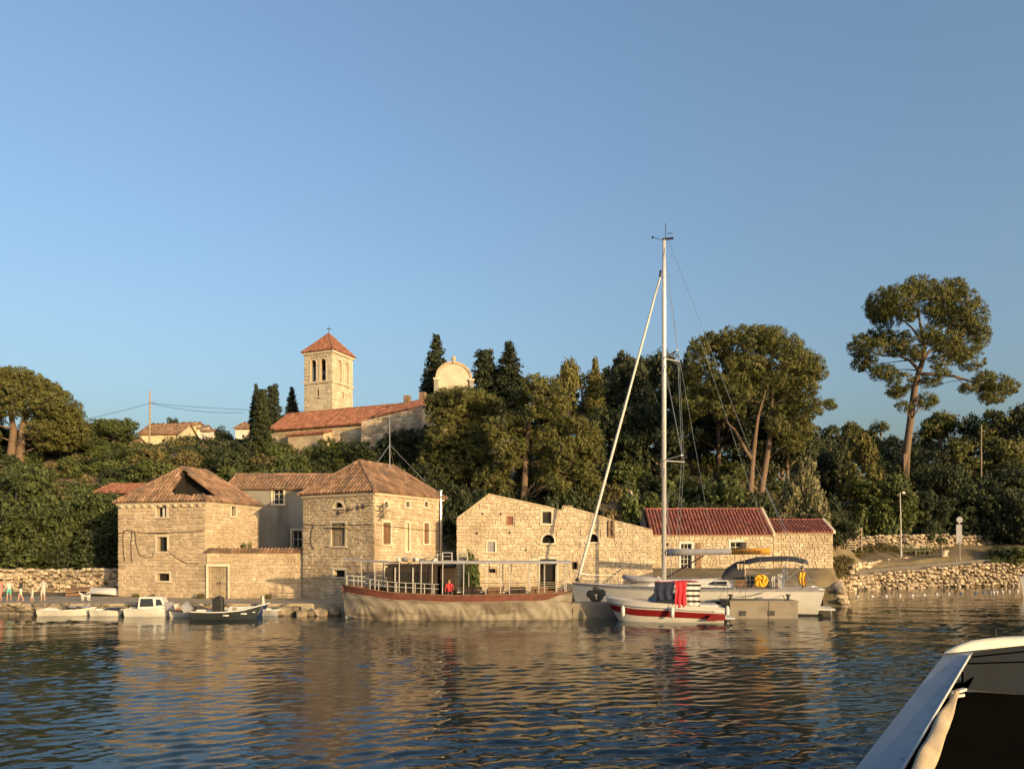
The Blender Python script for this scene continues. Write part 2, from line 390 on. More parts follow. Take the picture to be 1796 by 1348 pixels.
def sheet(P, u0, u1, v0, v1, d, arch=False, rise=1.0):
    if not arch: return [P(u0,v0,d), P(u1,v0,d), P(u1,v1,d), P(u0,v1,d)]
    r = (u1-u0)/2; sp = v1-r*rise; uc = (u0+u1)/2
    return [P(u0,v0,d), P(u1,v0,d)]+[P(uc+r*math.cos(math.pi*k/10), sp+r*rise*math.sin(math.pi*k/10), d) for k in range(11)]
def slab(mb, P, u0, u1, v0, v1, d0, d1):
    mb.hexa([P(u0,v0,d1), P(u1,v0,d1), P(u1,v0,d0), P(u0,v0,d0), P(u0,v1,d1), P(u1,v1,d1), P(u1,v1,d0), P(u0,v1,d0)]); return mb
def fill(parent, O, a, o, smat=None):
    """window, shutter, door or dark hole set into an opening, with its stone surround"""
    P = frame(O, a); k = o['kind']; u0, u1, v0, v1 = o['u0'], o['u1'], o['v0'], o['v1']; ar = o.get('arch', False)
    w = None
    if k in ('dark', 'glass', 'panes'):
        w = MB().poly(*sheet(P, u0, u1, v0, v1, -.26, ar, o.get('rise', 1))).build('window', dark if k == 'dark' else glass, parent)
        if k != 'dark':
            mb = MB(); t = .06; fm = o.get('fm', white_paint)
            slab(mb, P, u0, u0+t, v0, v1, -.25, -.18); slab(mb, P, u1-t, u1, v0, v1, -.25, -.18); slab(mb, P, u0+t, u1-t, v0, v0+t, -.25, -.18); slab(mb, P, u0+t, u1-t, v1-t, v1, -.25, -.18)
            nu, nv = o.get('grid', (2, 2))
            for i in range(1, nu): uu = u0+(u1-u0)*i/nu; slab(mb, P, uu-.022, uu+.022, v0+t, v1-t, -.245, -.19)
            for i in range(1, nv): q = v0+(v1-v0)*i/nv; slab(mb, P, u0+t, u1-t, q-.02, q+.02, -.243, -.195)
            mb.build('window_frame', fm, w)
    elif k == 'shutter':
        n = o.get('leaves', 2); w = None; lw = (u1-u0)/n
        for i in range(n):
            mb = MB(); q = u0+i*lw
            slab(mb, P, q+.012, q+lw-.012, v0+.01, v1-.01, -.14, -.08)
            for j in range(3): slab(mb, P, q+.03+j*(lw-.06)/3, q+.03+(j+1)*(lw-.06)/3-.02, v0+.03, v1-.03, -.082, -.06)
            w2 = mb.build('shutter', o.get('mat', wood_grey), parent)
            if w is None: w = w2
    elif k == 'door':
        n = o.get('leaves', 2); lw = (u1-u0)/n; w = MB().poly(*sheet(P, u0, u1, v0, v1, -.28)).build('doorway', dark, parent)
        for i in range(n):
            mb = MB(); q = u0+i*lw
            for j in range(4): slab(mb, P, q+.01+j*(lw-.02)/4, q+.01+(j+1)*(lw-.02)/4-.012, v0+.03, v1-.01, -.2, -.145)
            for vz in (.25, .55, .85): slab(mb, P, q+.02, q+lw-.02, v0+(v1-v0)*vz-.06, v0+(v1-v0)*vz+.06, -.146, -.12)
            dr = mb.build('door', o.get('mat', wood_grey), parent)
            hb = MB(); hu = u0+lw+(-.09 if i == 0 else .09) if n == 2 else q+lw-.12
            slab(hb, P, hu-.02, hu+.02, v0+1.0, v0+1.16, -.12, -.07); hb.build('handle', black, dr)
    if w is not None and not o.get('bare'): surround(w, P, o, smat)
    return w
def op(u0, u1, v0, v1, kind='dark', **k): return dict(u0=u0, u1=u1, v0=v0, v1=v1, kind=kind, **k)

# ------------------------------------------------------------ tiled roofs
def roof(parent, A, B, TR, TL, mat, sp=.3, hole=None, tile=.5, over=.0, name='tile_column'):
    """columns of barrel tiles up one roof plane; every column is a part"""
    A, B, TL, TR = V(A), V(B), V(TL), V(TR); e = (B-A); Lw = e.length; e.normalize()
    n = e.cross(TL-A if (TL-A).length > (TR-A).length*.2 else TR-A).normalized(); s = n.cross(e).normalized()
    if s.z < 0: s = -s; n = -n
    if n.z < 0: n = -n
    pl = [((p-A).dot(e), (p-A).dot(s)) for p in (A, B, TR, TL)]
    def span(poly, u):
        vs = []
        for (a0, b0), (a1, b1) in zip(poly, poly[1:]+poly[:1]):
            if (a0-u)*(a1-u) <= 0 and abs(a1-a0) > 1e-9: vs.append(b0+(b1-b0)*(u-a0)/(a1-a0))
        return (min(vs), max(vs)) if len(vs) > 1 else None
    cnt = max(3, int(round((max(p[0] for p in pl)-min(p[0] for p in pl))/sp))); ua = min(p[0] for p in pl); ub = max(p[0] for p in pl); w = (ub-ua)/cnt
    r = random.Random(int(Lw*100)); hp = None
    if hole: hp = [((V(p)-A).dot(e), (V(p)-A).dot(s)) for p in hole]
    for i in range(cnt):
        u = ua+(i+.5)*w; sg = span(pl, u)
        if not sg: continue
        segs = [(sg[0]-over if sg[0] < .05 else sg[0], sg[1])]
        if hp:
            hs = span(hp, u)
            if hs: segs = [(segs[0][0], hs[0]+r.uniform(-.1,.12)), (hs[1]+r.uniform(-.12,.1), segs[0][1])]
        mb = MB()
        for v0, v1 in segs:
            if v1-v0 < .12: continue
            mb.hexa([A+e*(u-w/2)+s*v0-n*.06, A+e*(u+w/2)+s*v0-n*.06, A+e*(u+w/2)+s*v1-n*.06, A+e*(u-w/2)+s*v1-n*.06,
                     A+e*(u-w/2)+s*v0, A+e*(u+w/2)+s*v0, A+e*(u+w/2)+s*v1, A+e*(u-w/2)+s*v1])
            v = v0; dz = r.uniform(-.012,.012)
            while v < v1-.05:
                q = min(v1, v+tile); r0, r1 = w*.4, w*.34; hx = r.uniform(-.012,.012); rings = []
                for vv_, rr, lift in ((v, r0, .035), (q+.02, r1, .0)):
                    rings.append([A+e*(u+hx+rr*math.cos(t))+s*vv_+n*(rr*1.15*math.sin(t)+lift*.6+dz+.01) for t in [math.pi*k/4 for k in range(5)]])
                mb.loft(rings, False, False); mb.poly(*rings[0]); v = q
        if mb.v: mb.build(name, mat, parent)
RIDGE = {}
def ridge(parent, a, b, mat, rad=.15, step=.42, name='ridge_tile'):
    a, b = V(a), V(b); n = max(2, int((b-a).length/step)); d = (b-a)/n
    key = (mat.name, round(rad, 3))
    if key not in RIDGE:
        mb = MB(); rings = [[(x*1.08, rr*math.cos(t), rr*math.sin(t)) for t in [math.pi*(k/6*1.3-.15) for k in range(7)]] for x, rr in ((-.5, rad), (.5, rad*.86))]
        mb.loft(rings, False, False); mb.poly(*rings[0]); me = bpy.data.meshes.new('ridge_tile'); me.from_pydata(mb.v, [], mb.f); me.materials.append(mat); me.update(); RIDGE[key] = me
    q = d.to_track_quat('X', 'Z').to_euler()
    for i in range(n):
        o = put(name, RIDGE[key], parent, a+d*(i+.5)+V((0,0,random.uniform(-.015,.015))), q, (d.length, 1, 1))
def solid(name, parent, mat, pts, z0, z1):
    mb = MB(); mb.loft([[(p[0], p[1], z0) for p in pts], [(p[0], p[1], z1) for p in pts]]); return mb.build(name, mat, parent)
# ------------------------------------------------------------ buildings
def uv(O, a, px, py):
    """wall coordinates (u, v) of the point of wall plane O, a seen at a photograph pixel"""
    s = (px-CX)/F; ca, sa = math.cos(a), math.sin(a); u = (s*O[1]-O[0])/(ca-s*sa); Y = O[1]+u*sa
    return u, zat(py, Y)-O[2]
def opx(O, a, x0, x1, yt, yb, kind='dark', **k):
    u0, v1 = uv(O, a, x0, yt); u1, _ = uv(O, a, x1, yt); _, v0 = uv(O, a, (x0+x1)/2, yb)
    return op(u0, u1, max(v0, 0), v1, kind, **k)
def hip_house(name, label, C, a, Lf, Ld, hv, apex, rend, zr, opsF, opsR, smat, tmat, over=.28, holes=False, seed=1, hs=(.16,.29), ws=(.2,.46)):
    """C: near corner (world); left face along a, right face along a+90; ridge runs in depth from apex to rend at height zr"""
    t = thing(name, C, label, 'house')
    e = V((math.cos(a), math.sin(a), 0)); d = V((-math.sin(a), math.cos(a), 0))
    OL = -e*Lf; OR = V((0, 0, 0)); fl = [(0, hv), (Lf, hv)]; fr = [(0, hv), (Ld, hv)]
    core(t, OL, a, Lf, fl, opsF, mortar); core(t, OR, a+R(90), Ld, fr, opsR, mortar)
    core(t, d*Ld, a+R(180), Lf, fl, [], render_g); core(t, -e*Lf+d*Ld, a+R(270), Ld, fr, [], render_g)
    pool = course(OL, a, Lf, fl, opsF, hs, ws, seed=seed, ql=True, qr=True)+course(OR, a+R(90), Ld, fr, opsR, hs, ws, seed=seed+1, ql=True, qr=True)
    emit(t, pool, blocks(smat), smat)
    for o in opsF: fill(t, OL, a, o)
    for o in opsR: fill(t, OR, a+R(90), o)
    # moulded eaves
    mb = MB(); q = [OL, OR, d*Ld, OL+d*Ld]; g = .14
    for i, ang in enumerate((a, a+R(90), a+R(180), a+R(270))):
        P = frame(q[i], ang); ln = Lf if i % 2 == 0 else Ld
        mb.hexa([P(-g,hv-.16,g), P(ln+g-.003,hv-.16,g), P(ln,hv-.16,-.2), P(0,hv-.16,-.2), P(-g,hv,g+.05), P(ln+g-.003,hv,g+.05), P(ln,hv,-.2), P(0,hv,-.2)])
    mb.build('cornice', smat if False else ashlar, t)
    z = hv+.03; k = over
    A = OL-e*k-d*k+V((0,0,z)); B = e*k-d*k+V((0,0,z)); Cc = d*Ld+e*k+d*k+V((0,0,z)); D = OL+d*Ld-e*k+d*k+V((0,0,z))
    T1 = -e*Lf/2+d*apex+V((0,0,zr)); T2 = -e*Lf/2+d*rend+V((0,0,zr))
    h1 = h2 = None
    if holes:
        Q = lambda X, Y, f, s: X.lerp(Y, f).lerp(T1, s)
        h1 = [Q(A,B,.60,.17), Q(A,B,1.02,.15), Q(A,B,.8,.95)]; h2 = [Q(B,Cc,-.01,.15), Q(B,Cc,.27,.15), T1.lerp(B,.06)]
    roof(t, A, B, T1, T1, tmat, hole=h1); roof(t, B, Cc, T2, T1, tmat, hole=h2); roof(t, Cc, D, T2, T2, tmat, sp=.4); roof(t, D, A, T1, T2, tmat, sp=.4)
    up = V((0,0,.03))
    ridge(t, A+up, T1+up, tmat); ridge(t, T1+up, T2+up, tmat); ridge(t, Cc+up, T2+up, tmat)
    ridge(t, B+up, B.lerp(T1, .16 if holes else 1)+up, tmat)
    if holes:                                    # attic floor coloured as shade; added dark sheets keep the hole black
        MB().poly(OL+V((0,0,hv-.3)), V((0,0,hv-.3)), d*Ld+V((0,0,hv-.3)), OL+d*Ld+V((0,0,hv-.3))).build('attic_floor', dark, t)
        cI = -e*Lf/2; MB().poly(OL+d*2.6+V((0,0,hv-.3)), d*2.6-e*.1+V((0,0,hv-.3)), cI+d*2.6+V((0,0,zr-.25))).build('attic_shade_sheet', dark, t); MB().poly(cI+d*.8+V((0,0,hv-.3)), cI+d*2.6+V((0,0,hv-.3)), cI+d*2.6+V((0,0,zr-.25)), cI+d*1.9+V((0,0,zr-.5))).build('attic_shade_sheet', dark, t)
    return t
QZ = .67
# left house with the collapsed hip
a1 = R(-15); C1 = V((xat(362,53.5), 53.5, QZ)); e1 = V((math.cos(a1), math.sin(a1), 0)); L1 = 7.6
OF = C1-e1*L1
opsF = [opx(OF, a1, 276, 293, 886, 906, 'dark'), opx(OF, a1, 276, 294, 941, 967, 'glass', grid=(1,1), fm=wood_grey), opx(OF, a1, 276, 298, 1005, 1018, 'dark')]
opsR = [opx(C1, a1+R(90), 405, 413, 885, 905, 'dark')]
left_house = hip_house('stone_house', 'stone house with a black hole in its broken hip roof', C1, a1, L1, 6.4, 6.95, 2.2, 5.0, 9.75, opsF, opsR, stone, tile_old, holes=True, seed=11)
P = frame(-e1*L1, a1)
for k in range(11):
    mb = MB(); u = .35+k*.68; slab(mb, P, u-.07, u+.07, 6.62, 6.785, -.02, .26); mb.build('corbel', ashlar, left_house)
mb = MB(); slab(mb, P, 3.75, 3.95, 5.9, 6.72, -.2, -.13); mb.build('window_board', white_paint, left_house)
def cable(par, P, pts, r=.02): MB().tube([P(u, v, .1) for u, v in pts], r, 5).build('cable', black, par)
def sag(a, b, n=8, s=.3): return [(a[0]+(b[0]-a[0])*k/n, a[1]+(b[1]-a[1])*k/n-4*s*(k/n)*(1-k/n)) for k in range(n+1)]
cable(left_house, P, sag((0,4.7),(.9,5.0),5,.05)+sag((.9,4.95),(3.2,4.75),6,.1)+sag((3.2,4.75),(7.5,4.85),5,.03))
cable(left_house, P, [(.5,4.9),(.42,4.2),(.5,3.2),(.6,2.6)]); cable(left_house, P, [(1.5,4.8),(1.6,3.9),(1.9,3.1),(2.4,2.9),(3.0,2.95),(3.3,3.4)])
cable(left_house, P, sag((4.3,3.5),(7.0,2.5),8,.35)); cable(left_house, P, [(1.25,4.85),(1.15,4.0),(1.2,2.6)])
mb = MB(); slab(mb, P, 3.0, 4.55, 4.72, 4.8, 0, .32); mb.build('window_canopy', wood_grey, left_house)

# courtyard wall with double door and tiled coping
Cw = V((xat(362.6,53.35), 53.35, QZ)); Ew = V((-15.05, 53.62, QZ)); aw = math.atan2(Ew.y-Cw.y, Ew.x-Cw.x); Lw_ = (Ew-Cw).length
cw = thing('courtyard_wall', Cw, 'stone courtyard wall with grey double door and tiled coping', 'wall')
ops = [opx(Cw, aw, 366, 400, 993, 1051, 'door', nosill=True)]; ops[0]['v0'] = 0.0
pf = [(0, 3.3), (Lw_, 3.3)]
core(cw, (0,0,0), aw, Lw_, pf, ops, mortar); Pw = frame((0,0,0), aw)
solid('wall_back', cw, mortar, [Pw(0,0,-.34), Pw(Lw_,0,-.34), Pw(Lw_,0,-.5), Pw(0,0,-.5)], 0, 3.3)
emit(cw, course((0,0,0), aw, Lw_, pf, ops, (.15,.27), (.18,.42), seed=21), blocks(stone), stone)
for o in ops: fill(cw, (0,0,0), aw, o)
roof(cw, Pw(-.1,3.3,.16), Pw(Lw_,3.3,.16), Pw(Lw_,3.56,-.45), Pw(-.1,3.56,-.45), tile_old, sp=.25)
MB().poly(Pw(0,3.3,-.5), Pw(Lw_,3.3,-.5), Pw(Lw_,3.56,-.5), Pw(0,3.56,-.5)).build('coping_back', mortar, cw)

# rendered rear house in the recess
rh = thing('rendered_house', (-18.2, 62, .8), 'grey rendered house with tiled roof standing between two stone houses', 'house')
Or = V((-5.6, 0, 0)); Lr = 12.2; pr = [(0, 8.5), (Lr, 8.5)]
Ow = V((-18.2-5.6, 62, .8))
ops = [opx(Ow, 0, 479, 497, 857, 884, 'panes', grid=(2,3)), opx(Ow, 0, 513, 530, 930, 960, 'glass')]
core(rh, Or, 0, Lr, pr, ops, render_g)
for o in ops: fill(rh, Or, 0, o)
for ang, O_, ln, p_ in ((R(90), V((6.6,0,0)), 5, [(0,8.5),(2.5,9.75),(5,8.5)]), (R(180), V((6.6,5,0)), Lr, pr), (R(270), V((-5.6,5,0)), 5, [(0,8.5),(2.5,9.75),(5,8.5)])): core(rh, O_, ang, ln, p_, [], render_g)
roof(rh, (-5.9,-.3,8.42), (6.9,-.3,8.42), (6.9,2.5,9.85), (-5.9,2.5,9.85), tile_old); roof(rh, (6.9,5.3,8.42), (-5.9,5.3,8.42), (-5.9,2.5,9.85), (6.9,2.5,9.85), tile_old, sp=.45)
ridge(rh, (-5.9,2.5,9.9), (6.9,2.5,9.9), tile_old)
MB().tube([(2.6,-.06,.2),(2.6,-.06,8.3)], .05).build('downpipe', metal, rh)

# open shed with a red roof behind the left house
sh = thing('open_shed', (xat(225,72), 72, terr(xat(225,72),72)), 'open timber shed with red tiled roof above the dark bushes', 'shed')
zs = zat(863,72)-sh.location.z; ze = zat(848,74.5)-sh.location.z
for x in (-2.8,-1.0,.8,2.6):
    for y in (0, 2.4): MB().box((x,y,zs/2),(.2,.2,zs)).build('post', render_w if y == 0 else wood_brown, sh)
MB().box((0,2.6,zs/2-.2),(6,.1,zs)).build('back_wall', wood_brown, sh); MB().beam((-3.1,0,zs-.1),(3.1,0,zs-.1),.14,.2).build('beam', wood_brown, sh)
for k in range(4): MB().beam((-2.8,.1,zs*.3+k*.35),(2.6,.1,zs*.3+k*.35),.05,.14).build('rail', wood_brown, sh)
roof(sh, (-3.3,-.5,zs-.1), (3.3,-.5,zs-.1), (3.3,2.8,ze), (-3.3,2.8,ze), tile_red)

# centre house
a2 = R(-30); C2 = V((xat(657,50), 50, QZ)); e2 = V((math.cos(a2), math.sin(a2), 0)); L2 = 6.57; OF2 = C2-e2*L2; a2r = a2+R(90)
opsF = [opx(OF2, a2, 586, 603, 881, 890, 'dark', arch=True), opx(OF2, a2, 582, 606, 917, 957, 'shutter'), opx(OF2, a2, 586, 606, 999, 1011, 'dark')]
opsR = [opx(C2, a2r, x, x+6, 879, 889, 'dark', arch=True) for x in (673.5, 711, 743.5)]+[
    opx(C2, a2r, 671, 684, 916, 954, 'shutter', mat=wood_brown), opx(C2, a2r, 710.5, 717, 917, 966, 'shutter', leaves=1, mat=render_y), opx(C2, a2r, 743, 751.5, 917, 953, 'shutter', mat=wood_brown),
    opx(C2, a2r, 674, 683, 995, 1012, 'dark')]
centre = hip_house('stone_house', 'stone house with three tiny arched windows under an intact hip roof', C2, a2, L2, 7.8, 7.35, 2.2, 6.0, 9.85, opsF, opsR, stone, tile_old, seed=31)
P = frame(-e2*L2, a2); P2 = frame((0,0,0), a2r)
cable(centre, P, sag((0,5.35),(2.4,5.25),5,.06)+sag((2.4,5.25),(6.5,5.2),6,.05)); cable(centre, P2, sag((0,5.2),(7.7,4.9),8,.06))
cable(centre, P, [(1.0,5.2),(.8,4.6),(.75,3.9),(1.1,3.5)])
br = MB()
for q in ((3.4,6.0),(4.3,6.2),(5.2,6.35),(5.7,6.4)): br.beam(P(q[0],q[1],.05), P(q[0]+.7,q[1]+.08,.35), .05); br.beam(P(q[0],q[1]-.1,.1), P(q[0],q[1]+.2,.1), .07)
br.build('cable_bracket', black, centre)
br = MB()
for vv_ in (5.75, 6.1, 6.45): br.beam(P2(.05,vv_,.06), P2(.9,vv_,.45), .045); br.beam(P2(.2,vv_-.3,.2), P2(.75,vv_+.3,.4), .04)
br.beam(P2(.5,5.6,.3), P2(.5,6.6,.3), .05); br.build('insulator_rack', black, centre)
mb = MB(); slab(mb, P, 2.55, 4.3, 5.02, 5.1, 0, .3); mb.build('window_canopy', wood_grey, centre)
pp = P2(7.35, 0, .22); pipe = MB().tube([(pp.x,pp.y,.1),(pp.x,pp.y,5.2),(pp.x,pp.y,7.9)], .075, 8).build('chimney_pipe', metal, centre)
MB().lathe([(.09,0),(.16,.02),(.16,.1),(.05,.16)], (pp.x,pp.y,7.9), 10).build('cowl', metal, pipe)
# roof aerial
ae = C2+e2*(-3.2)+V((-math.sin(a2), math.cos(a2), 0))*4.6
an = thing('aerial_mast', (ae.x+.6, ae.y-.2, 9.0), 'tall guyed aerial mast on the intact hip roof', 'aerial')
MB().tube([(0,0,0),(0,0,5.2)], [.05,.025], 6).build('pole', metal, an)
for q in ((-2.2,-.4,-.4),(2.6,.3,.3),(.2,2.4,.4)): MB().tube([(0,0,3.0),q], .022, 4).build('guy_wire', metal, an)

# gabled warehouse
O3 = V((xat(802,54), 54, .74)); a3 = math.atan2(.9, xat(1143,54.9)-xat(802,54)); L3 = math.hypot(.9, xat(1143,54.9)-xat(802,54))
prof3 = [uv(O3, a3, *p) for p in ((802,909),(858,867),(964,890),(985,896),(986,888),(1004,888),(1006,892),(1041,902),(1076,913),(1129,926),(1143,929))]
prof3[0] = (0, prof3[0][1]); prof3[-1] = (L3, prof3[-1][1])
ops = [opx(O3, a3, 855.5, 868, 950, 967, 'shutter', leaves=1, mat=canvas_gr), opx(O3, a3, 951, 967, 897, 918, 'glass', grid=(1,1), fm=wood_grey), opx(O3, a3, 888.5, 900, 905, 920, 'shutter', leaves=1, mat=tile_red, pad=.12, bare=True),
       opx(O3, a3, 951, 972, 937, 952, 'dark', arch=True), opx(O3, a3, 1030, 1049, 936, 950, 'dark', arch=True), opx(O3, a3, 947, 976, 980, 1031, 'dark', nosill=True),
       opx(O3, a3, 1003.5, 1012.5, 985, 998, 'dark', bare=True, pad=.05), opx(O3, a3, 857, 869, 997, 1004, 'dark', bare=True, pad=.08), opx(O3, a3, 1066, 1075, 914, 940, 'shutter', leaves=1, mat=stone, bare=True, pad=.1)]
ops[5]['v0'] = 0.0
wh = thing('warehouse', O3, 'long gabled stone warehouse with arched windows behind the tour boat', 'warehouse')
core(wh, (0,0,0), a3, L3, prof3, ops, mortar, .4); P3 = frame((0,0,0), a3)
pool = course((0,0,0), a3, L3, prof3, ops, (.14,.27), (.18,.44), seed=41, ql=True, qr=True)
D3 = 7.0
core(wh, P3(L3,0), a3+R(90), D3, [(0,prof3[-1][1]),(D3,prof3[-1][1])], [], mortar); pool += course(P3(L3,0), a3+R(90), D3, [(0,prof3[-1][1]),(D3,prof3[-1][1])], [], seed=42, ql=True)
emit(wh, pool, blocks(stone_pale), stone_pale)
core(wh, P3(0,0,-D3), a3+R(270), D3, [(0,prof3[0][1]),(D3,prof3[0][1])], [], mortar); core(wh, P3(L3,0,-D3), a3+R(180), L3, [(L3-u, v) for u, v in reversed(prof3)], [], mortar)
for o in ops: fill(wh, (0,0,0), a3, o)
for (ua, va), (ub, vb) in zip(prof3, prof3[1:]):
    if ub-ua < .12: continue
    MB().hexa([P3(ua,va-.02,.07), P3(ub,vb-.02,.07), P3(ub,vb-.02,-.5), P3(ua,va-.02,-.5), P3(ua,va+.07,.1), P3(ub,vb+.07,.1), P3(ub,vb+.07,-.5), P3(ua,va+.07,-.5)]).build('coping_stone', stone_rough, wh)
for (ua, va), (ub, vb) in (((0,prof3[0][1]), prof3[1]), (prof3[1], (L3, prof3[-1][1]))):
    roof(wh, P3(ua,va-.3,-.5) if va < vb else P3(ub,vb-.3,-.5), P3(ua,va-.3,-D3-.2) if va < vb else P3(ub,vb-.3,-D3-.2), P3(ub,vb-.3,-D3-.2) if va < vb else P3(ua,va-.3,-D3-.2), P3(ub,vb-.3,-.5) if va < vb else P3(ua,va-.3,-.5), tile_old, sp=.5)
for px, py in ((846,901),(878,901),(836,935),(893,934),(922,964),(1104,968)):
    u, v = uv(O3, a3, px, py); mb = MB(); slab(mb, P3, u-.07, u+.07, v-.07, v+.07, .02, .075); mb.build('putlog_hole', dark, wh)
u0, v0 = uv(O3, a3, 1066, 913); u1, v1 = uv(O3, a3, 1076, 941)
fr_ = MB(); slab(fr_, P3, u0, u0+.09, v1, v0, 0, .12); slab(fr_, P3, u1-.09, u1, v1-.05, v0+.5, 0, .12); slab(fr_, P3, u0+.09, u1-.09, v1, v1+.08, 0, .12); slab(fr_, P3, u0+.09, u1-.09, (v0+v1)/2, (v0+v1)/2+.08, 0, .12); fr_.build('timber_frame', wood_brown, wh)

# low house with the wine-red roof, and its lower neighbour
O5 = V((xat(1137,61.8), 61.8, 2.55)); a5 = R(-1.5)
def low_house(O, x1, zr, ze, dep, ops, label, sp, seed):
    L_ = uv(O, a5, x1, 900)[0]; t = thing('low_stone_house', O, label, 'house'); P = frame((0,0,0), a5); he = ze-O.z; hr = zr-O.z
    core(t, (0,0,0), a5, L_, [(0,he),(L_,he)], ops, mortar)
    g = [(0,he),(dep/2,hr+.1),(dep,he)]
    core(t, P(L_,0), a5+R(90), dep, g, [], mortar); core(t, P(L_,0,-dep), a5+R(180), L_, [(0,he),(L_,he)], [], mortar); core(t, P(0,0,-dep), a5+R(270), dep, g, [], mortar)
    emit(t, course((0,0,0), a5, L_, [(0,he),(L_,he)], ops, (.19,.32), (.24,.5), seed=seed, ql=True, qr=True, joint=.03)+course(P(L_,0), a5+R(90), dep, g, [], seed=seed+1, ql=True, joint=.03), blocks(stone_pale), stone_pale)
    for o in ops: fill(t, (0,0,0), a5, o, white_paint if o['kind'] == 'panes' else None)
    MB().hexa([P(0,he-.09,.16), P(L_,he-.09,.16), P(L_,he-.09,0), P(0,he-.09,0), P(0,he,.2), P(L_,he,.2), P(L_,he,0), P(0,he,0)]).build('eaves_band', ashlar, t)
    roof(t, P(.15,he+.03,.28), P(L_-.02,he+.03,.28), P(L_-.02,hr,-dep/2), P(.15,hr,-dep/2), tile_wine, sp=sp); roof(t, P(L_-.02,he+.03,-dep-.25), P(.15,he+.03,-dep-.25), P(.15,hr,-dep/2), P(L_-.02,hr,-dep/2), tile_wine, sp=.5)
    ridge(t, P(.15,hr+.03,-dep/2), P(L_,hr+.03,-dep/2), tile_wine, .13)
    mb = MB()
    for (ua, va), (ub, vb) in (((.3,he+.02),(-dep/2,hr+.02)), ((-dep/2,hr+.02),(-dep-.3,he+.02))):
        mb.hexa([P(L_-.02,va-.1,ua), P(L_+.2,va-.1,ua), P(L_+.2,vb-.1,ub), P(L_-.02,vb-.1,ub), P(L_-.02,va+.16,ua), P(L_+.2,va+.16,ua), P(L_+.2,vb+.16,ub), P(L_-.02,vb+.16,ub)])
    mb.build('gable_coping', ashlar, t); return t, P, L_
ops = [opx(O5, a5, 1194, 1213, 953, 998, 'panes', grid=(3,5), nosill=True), opx(O5, a5, 1281, 1301, 950, 968, 'panes', grid=(2,2))]; ops[0]['v0'] = .02
low1, P5, L5 = low_house(O5, 1354, zat(893,64.6), zat(938,61.8), 6, ops, 'low stone house with wine red roof and white framed glass door', .29, 51)
u0, v0 = uv(O5, a5, 1220, 952); mb = MB(); slab(mb, P5, u0, u0+.42, .05, v0, .06, .12); mb.build('door_shutter', wood_brown, low1)
mb = MB(); slab(mb, P5, ops[1]['u1']+.02, ops[1]['u1']+.35, ops[1]['v0'], ops[1]['v1'], .09, .14); mb.build('window_shutter', wood_dark, low1)
ll = P5(1.55,2.0,.2); MB().lathe([(.03,-.1),(.09,-.05),(.09,.12),(.02,.2)], ll, 8).build('wall_lamp', black, low1)
O6 = V(O5)+V((math.cos(a5)*(L5+.22), math.sin(a5)*(L5+.22)+.25, .1))
low2, P6, L6 = low_house(O6, 1459, zat(912,64), zat(934,62), 4.2, [], 'windowless stone annex with a short wine red roof beside wooden gate', .27, 61)

# ------------------------------------------------------------ church on the hill
ac = R(-23); ec = V((math.cos(ac), math.sin(ac), 0)); dc = V((-math.sin(ac), math.cos(ac), 0))
cl = V((xat(472,94), 94, 15)); Ln = 17.6
ch = thing('church', cl, 'hilltop church with long red tiled roof and square bell tower', 'church')
Pn = frame((0,0,0), ac); hn = zat(757,94)-cl.z
ops = [opx(cl, ac, 597, 601, 768, 785, 'dark', arch=True), opx(cl, ac, 516, 524, 771, 784, 'dark')]
Dn = 7.5; hrg = zat(727,97.5)-cl.z
core(ch, (0,0,0), ac, Ln, [(0,hn),(Ln,hn)], ops, mortar); g = [(0,hn),(Dn/2,hrg),(Dn,hn)]
core(ch, Pn(Ln,0), ac+R(90), Dn, g, [], tower_st); core(ch, Pn(Ln,0,-Dn), ac+R(180), Ln, [(0,hn),(Ln,hn)], [], tower_st); core(ch, Pn(0,0,-Dn), ac+R(270), Dn, g, [], tower_st)
emit(ch, course((0,0,0), ac, Ln, [(0,hn),(Ln,hn)], ops, (.35,.5), (.6,1.3), seed=71, ql=True), blocks(stone_pale), stone_pale)
for o in ops: fill(ch, (0,0,0), ac, o)
roof(ch, Pn(-.3,hn,.4), Pn(Ln+.2,hn,.4), Pn(Ln+.2,hrg,-Dn/2), Pn(-.3,hrg,-Dn/2), tile_red, sp=.38, tile=.6); roof(ch, Pn(Ln+.2,hn,-Dn-.4), Pn(-.3,hn,-Dn-.4), Pn(-.3,hrg,-Dn/2), Pn(Ln+.2,hrg,-Dn/2), tile_red, sp=.7, tile=.8)
ridge(ch, Pn(-.3,hrg+.03,-Dn/2), Pn(Ln+.2,hrg+.03,-Dn/2), tile_red, .2, .7)
MB().hexa([Pn(9.1,hn,.45), Pn(9.3,hn,.45), Pn(9.3,hrg,-Dn/2), Pn(9.1,hrg,-Dn/2), Pn(9.1,hn+.3,.45), Pn(9.3,hn+.3,.45), Pn(9.3,hrg+.3,-Dn/2), Pn(9.1,hrg+.3,-Dn/2)]).build('roof_verge', tile_red, ch)
# side porch
MB().hexa([Pn(4.3,0,1.6), Pn(9.6,0,1.6), Pn(9.6,0,0), Pn(4.3,0,0), Pn(4.3,hn-1.1,1.6), Pn(9.6,hn-1.1,1.6), Pn(9.6,hn-.6,0), Pn(4.3,hn-.6,0)]).build('porch', stone_pale, ch)
roof(ch, Pn(4.1,hn-1.05,1.8), Pn(9.8,hn-1.05,1.8), Pn(9.8,hn-.45,0), Pn(4.1,hn-.45,0), tile_red, sp=.4)
